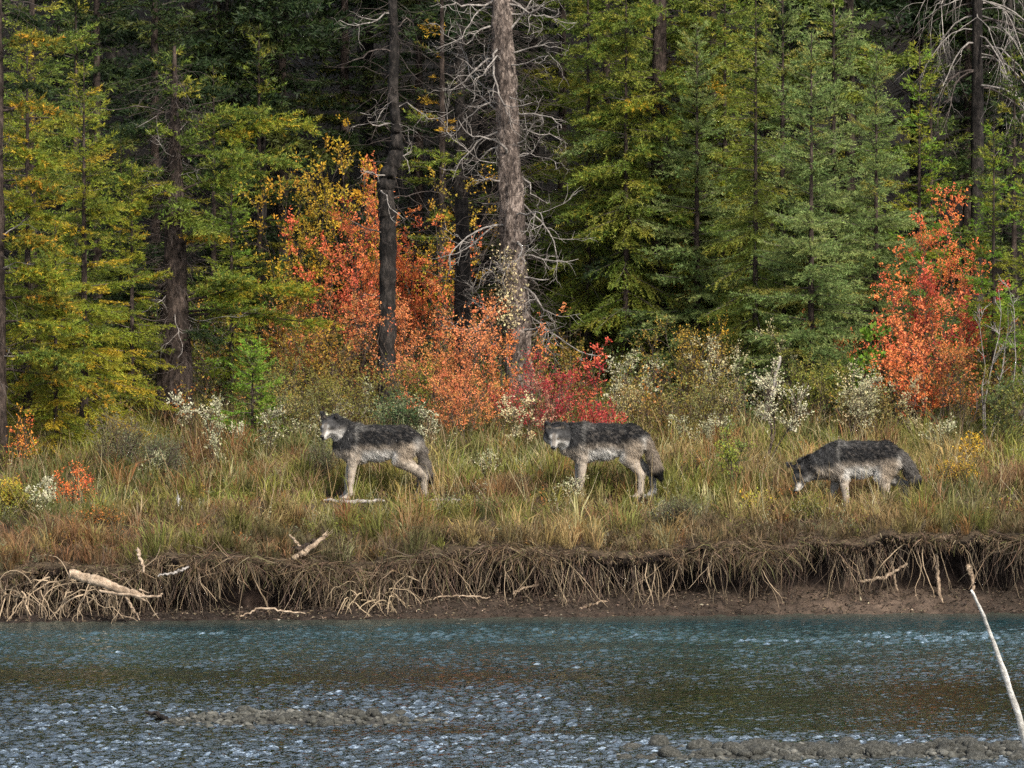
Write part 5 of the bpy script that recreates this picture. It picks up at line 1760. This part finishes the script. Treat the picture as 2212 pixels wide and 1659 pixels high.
        un = np.exp(-(((hx - .085) / .03) ** 2 + ((hy - .050) / .020) ** 2 + ((hz + .016) / .012) ** 2))[:, None]
        ch = ch * (1 - .45 * un) + pale * .45 * un
        w = sstep(.080, .095, hz)[:, None]
        ch = ch * (1 - w) + dark * 1.1 * w                                               # ears
        w = (sstep(.085, .10, hz) * sstep(-.014, -.004, hx))[:, None]
        ch = ch * (1 - w) + (tan * .7 + grey * .3) * w
        w = (np.exp(-((hx + .045) / .030) ** 2) * sstep(.075, .095, hy) * sstep(.09, .07, hz))[:, None]
        ch = ch * (1 - .85 * w) + dark * .85 * w
        c = np.where(inh[:, None], ch, c)
        return c

    a = Acc()
    C = coat(V, None)
    a.add(V, F, C)
    body = a.build('body', M_FUR, root, True)
    # fur: short blades laid along the coat
    tri = np.concatenate([F[:, [0, 1, 2]], F[:, [0, 2, 3]]])
    e1, e2 = V[tri[:, 1]] - V[tri[:, 0]], V[tri[:, 2]] - V[tri[:, 0]]
    nn = np.cross(e1, e2)
    ar = np.linalg.norm(nn, axis=1)
    N = 46000
    cen = (V[tri].mean(1) - head) @ HM.T
    wgt = ar * np.where(np.linalg.norm(cen, axis=1) < .2, 3.2, 1.0)
    k = rng.choice(len(tri), N, p=wgt / wgt.sum())
    u, v = rng.random(N), rng.random(N)
    sw = u + v > 1
    u[sw], v[sw] = 1 - u[sw], 1 - v[sw]
    p = V[tri[k, 0]] + e1[k] * u[:, None] + e2[k] * v[:, None]
    no = nrm(nn[k])
    ph = (p - head) @ HM.T
    inh = (np.linalg.norm(ph * A([.8, .9, 1]), axis=1) < .165) & (ph[:, 0] > -.09)
    face = inh & (ph[:, 0] > -.01)
    z = p[:, 2]
    flow = np.tile(A([.75, 0, -.65]), (N, 1))
    flow[z < .42] = A([.15, 0, -1])
    flow[(p[:, 0] < -.2) & (z > .45)] = A([.45, 0, -.9])
    flow[inh] = -fwd * .9 - upv * .25
    flow = flow - no * (flow * no).sum(1, keepdims=True)
    flow = nrm(nrm(flow) + no * .38 + rng.normal(0, .22, (N, 3)))
    ln = np.where(z < .40, .014, .034)
    ln = np.where((p[:, 0] < -.12) & (z > .48), .046, ln)
    ln = np.where(z < .20, .009, ln)
    ln = np.where(p[:, 0] > .50, np.where(z < .62, .036, ln), ln)
    hind = (p[:, 0] > .30) & (z < .40) & (p[:, 0] < .5)
    ln = np.where(hind, .016, ln)
    fl = .032 - .022 * sstep(-.06, .09, ph[:, 0])
    fl = np.where(ph[:, 0] > .13, .006, fl)
    fl = np.where(ph[:, 2] > .082, .009, fl)
    ln = np.where(inh, fl, ln)
    ln = ln * rng.uniform(.6, 1.25, N)
    cc = coat(p, None)
    g_ = rng.random(N)[:, None]
    body_hair = ((~inh) & (z > .42))[:, None]
    cc = np.where(body_hair & (g_ > .985), cc * .6 + A([.36, .355, .34]) * .4, cc)
    cc = np.where(body_hair & (g_ < .12), cc * .5 + A([.015, .015, .015]) * .5, cc)
    cc = jit(rng, cc, .13, .02)
    hr = Acc()
    needles(rng, hr, p - no * .002, flow, ln, np.where(face, .0038, .0048), cc)
    hr.build('coat', M_HAIR, body)
    # nose, eyes
    nz_ = Acc()
    VV, FF = ICO2
    q = VV * A([.020, .026, .020]) + A([.198, 0, -.034])
    nz_.add(q @ HM + head, FF, (.008, .008, .008))
    nz_.build('nose', M_NOSE, root, True)
    for s in (-1, 1):
        e = Acc()
        q = VV * A([.012, .013, .010]) + A([.098, s * .041, .018])
        e.add(q @ HM + head, FF, (.035, .022, .006))
        e.build('eye', M_NOSE, root, True)
    m = Acc()
    mp = np.array([[.192, 0, -.052], [.175, .016, -.060], [.135, .030, -.060], [.10, .042, -.054]])
    for s in (-1, 1):
        q = mp * A([1, s, 1])
        V2, F2 = tubes((q @ HM + head)[None], np.full((1, 4), .0035), 4)
        m.add(V2, F2, (.012, .011, .011))
    m.build('mouth_line', M_NOSE, root)
    return root


# leg chains: (x, y, z, radius)
def leg_f(x0, xw, xp, y, lift=0.0):
    return [(x0, y * .75, .55, .090), (x0 + .02, y, .43, .054), (xw, y, .20 + lift, .033), (xw - .005, y, .07 + lift, .028), (xp, y, .026 + lift, .032)]


def leg_h(xs, xh, xp, y, zh=.26, lift=0.0):
    return [(.40, y * .7, .58, .125), (xs, y, .43, .084), (xh, y, zh + lift, .034), (xp + .035, y, .08 + lift, .027), (xp, y, .026 + lift, .033)]


def wolf_at(px_crop, py_crop, x0, y0, y):
    """picture point given in a 500 x 375 source crop shown 2212 wide"""
    return at((x0 + px_crop / 4.424) * .8848, (y0 + py_crop / 4.424) * .8848, y)


l1 = wolf_at(900, 1192, 700, 950, 0.0)
wolf(l1, 'grey wolf standing on the left, head turned half towards the viewer', 1001,
     (-.425, -.06, .790), (-.46, -.82, -.36),
     leg_f(-.20, -.205, -.25, -.085), leg_f(-.22, -.245, -.285, .085),
     leg_h(.335, .60, .555, -.085), leg_h(.33, .55, .50, .09),
     [(.48, 0, .66, .055), (.555, -.01, .52, .058), (.595, -.02, .36, .060), (.63, -.02, .25, .050), (.665, -.02, .185, .018)], tdark=.55)
l2 = wolf_at(915, 1178, 1250, 950, -0.3)
wolf(l2, 'grey wolf in the middle, staring straight at the viewer', 1002,
     (-.445, -.06, .675), (-.13, -.86, -.45),
     leg_f(-.17, -.165, -.20, -.085), leg_f(-.20, -.20, -.235, .085),
     leg_h(.345, .475, .435, -.085), leg_h(.36, .60, .575, .09),
     [(.47, 0, .66, .050), (.545, -.01, .575, .058), (.60, -.02, .44, .066), (.645, -.02, .30, .062), (.69, -.02, .205, .022)], nk=(-.19, .635), neck_r=(.16, .12))
l3 = wolf_at(1010, 1248, 1850, 980, -0.8)
wolf(l3, 'grey wolf on the right, walking with its nose down in the grass', 1003,
     (-.530, -.03, .465), (-.50, -.22, -.82),
     leg_f(-.11, -.06, -.09, -.09), leg_f(-.17, -.20, -.25, .085),
     leg_h(.33, .37, .33, -.09, .24), leg_h(.36, .575, .60, .09, .30, .04),
     [(.44, 0, .700, .060), (.54, -.02, .63, .062), (.62, -.03, .50, .072), (.675, -.03, .39, .060), (.70, -.03, .30, .02)], nk=(-.20, .59), neck_r=(.160, .125), tdark=.8, sag=-.020)
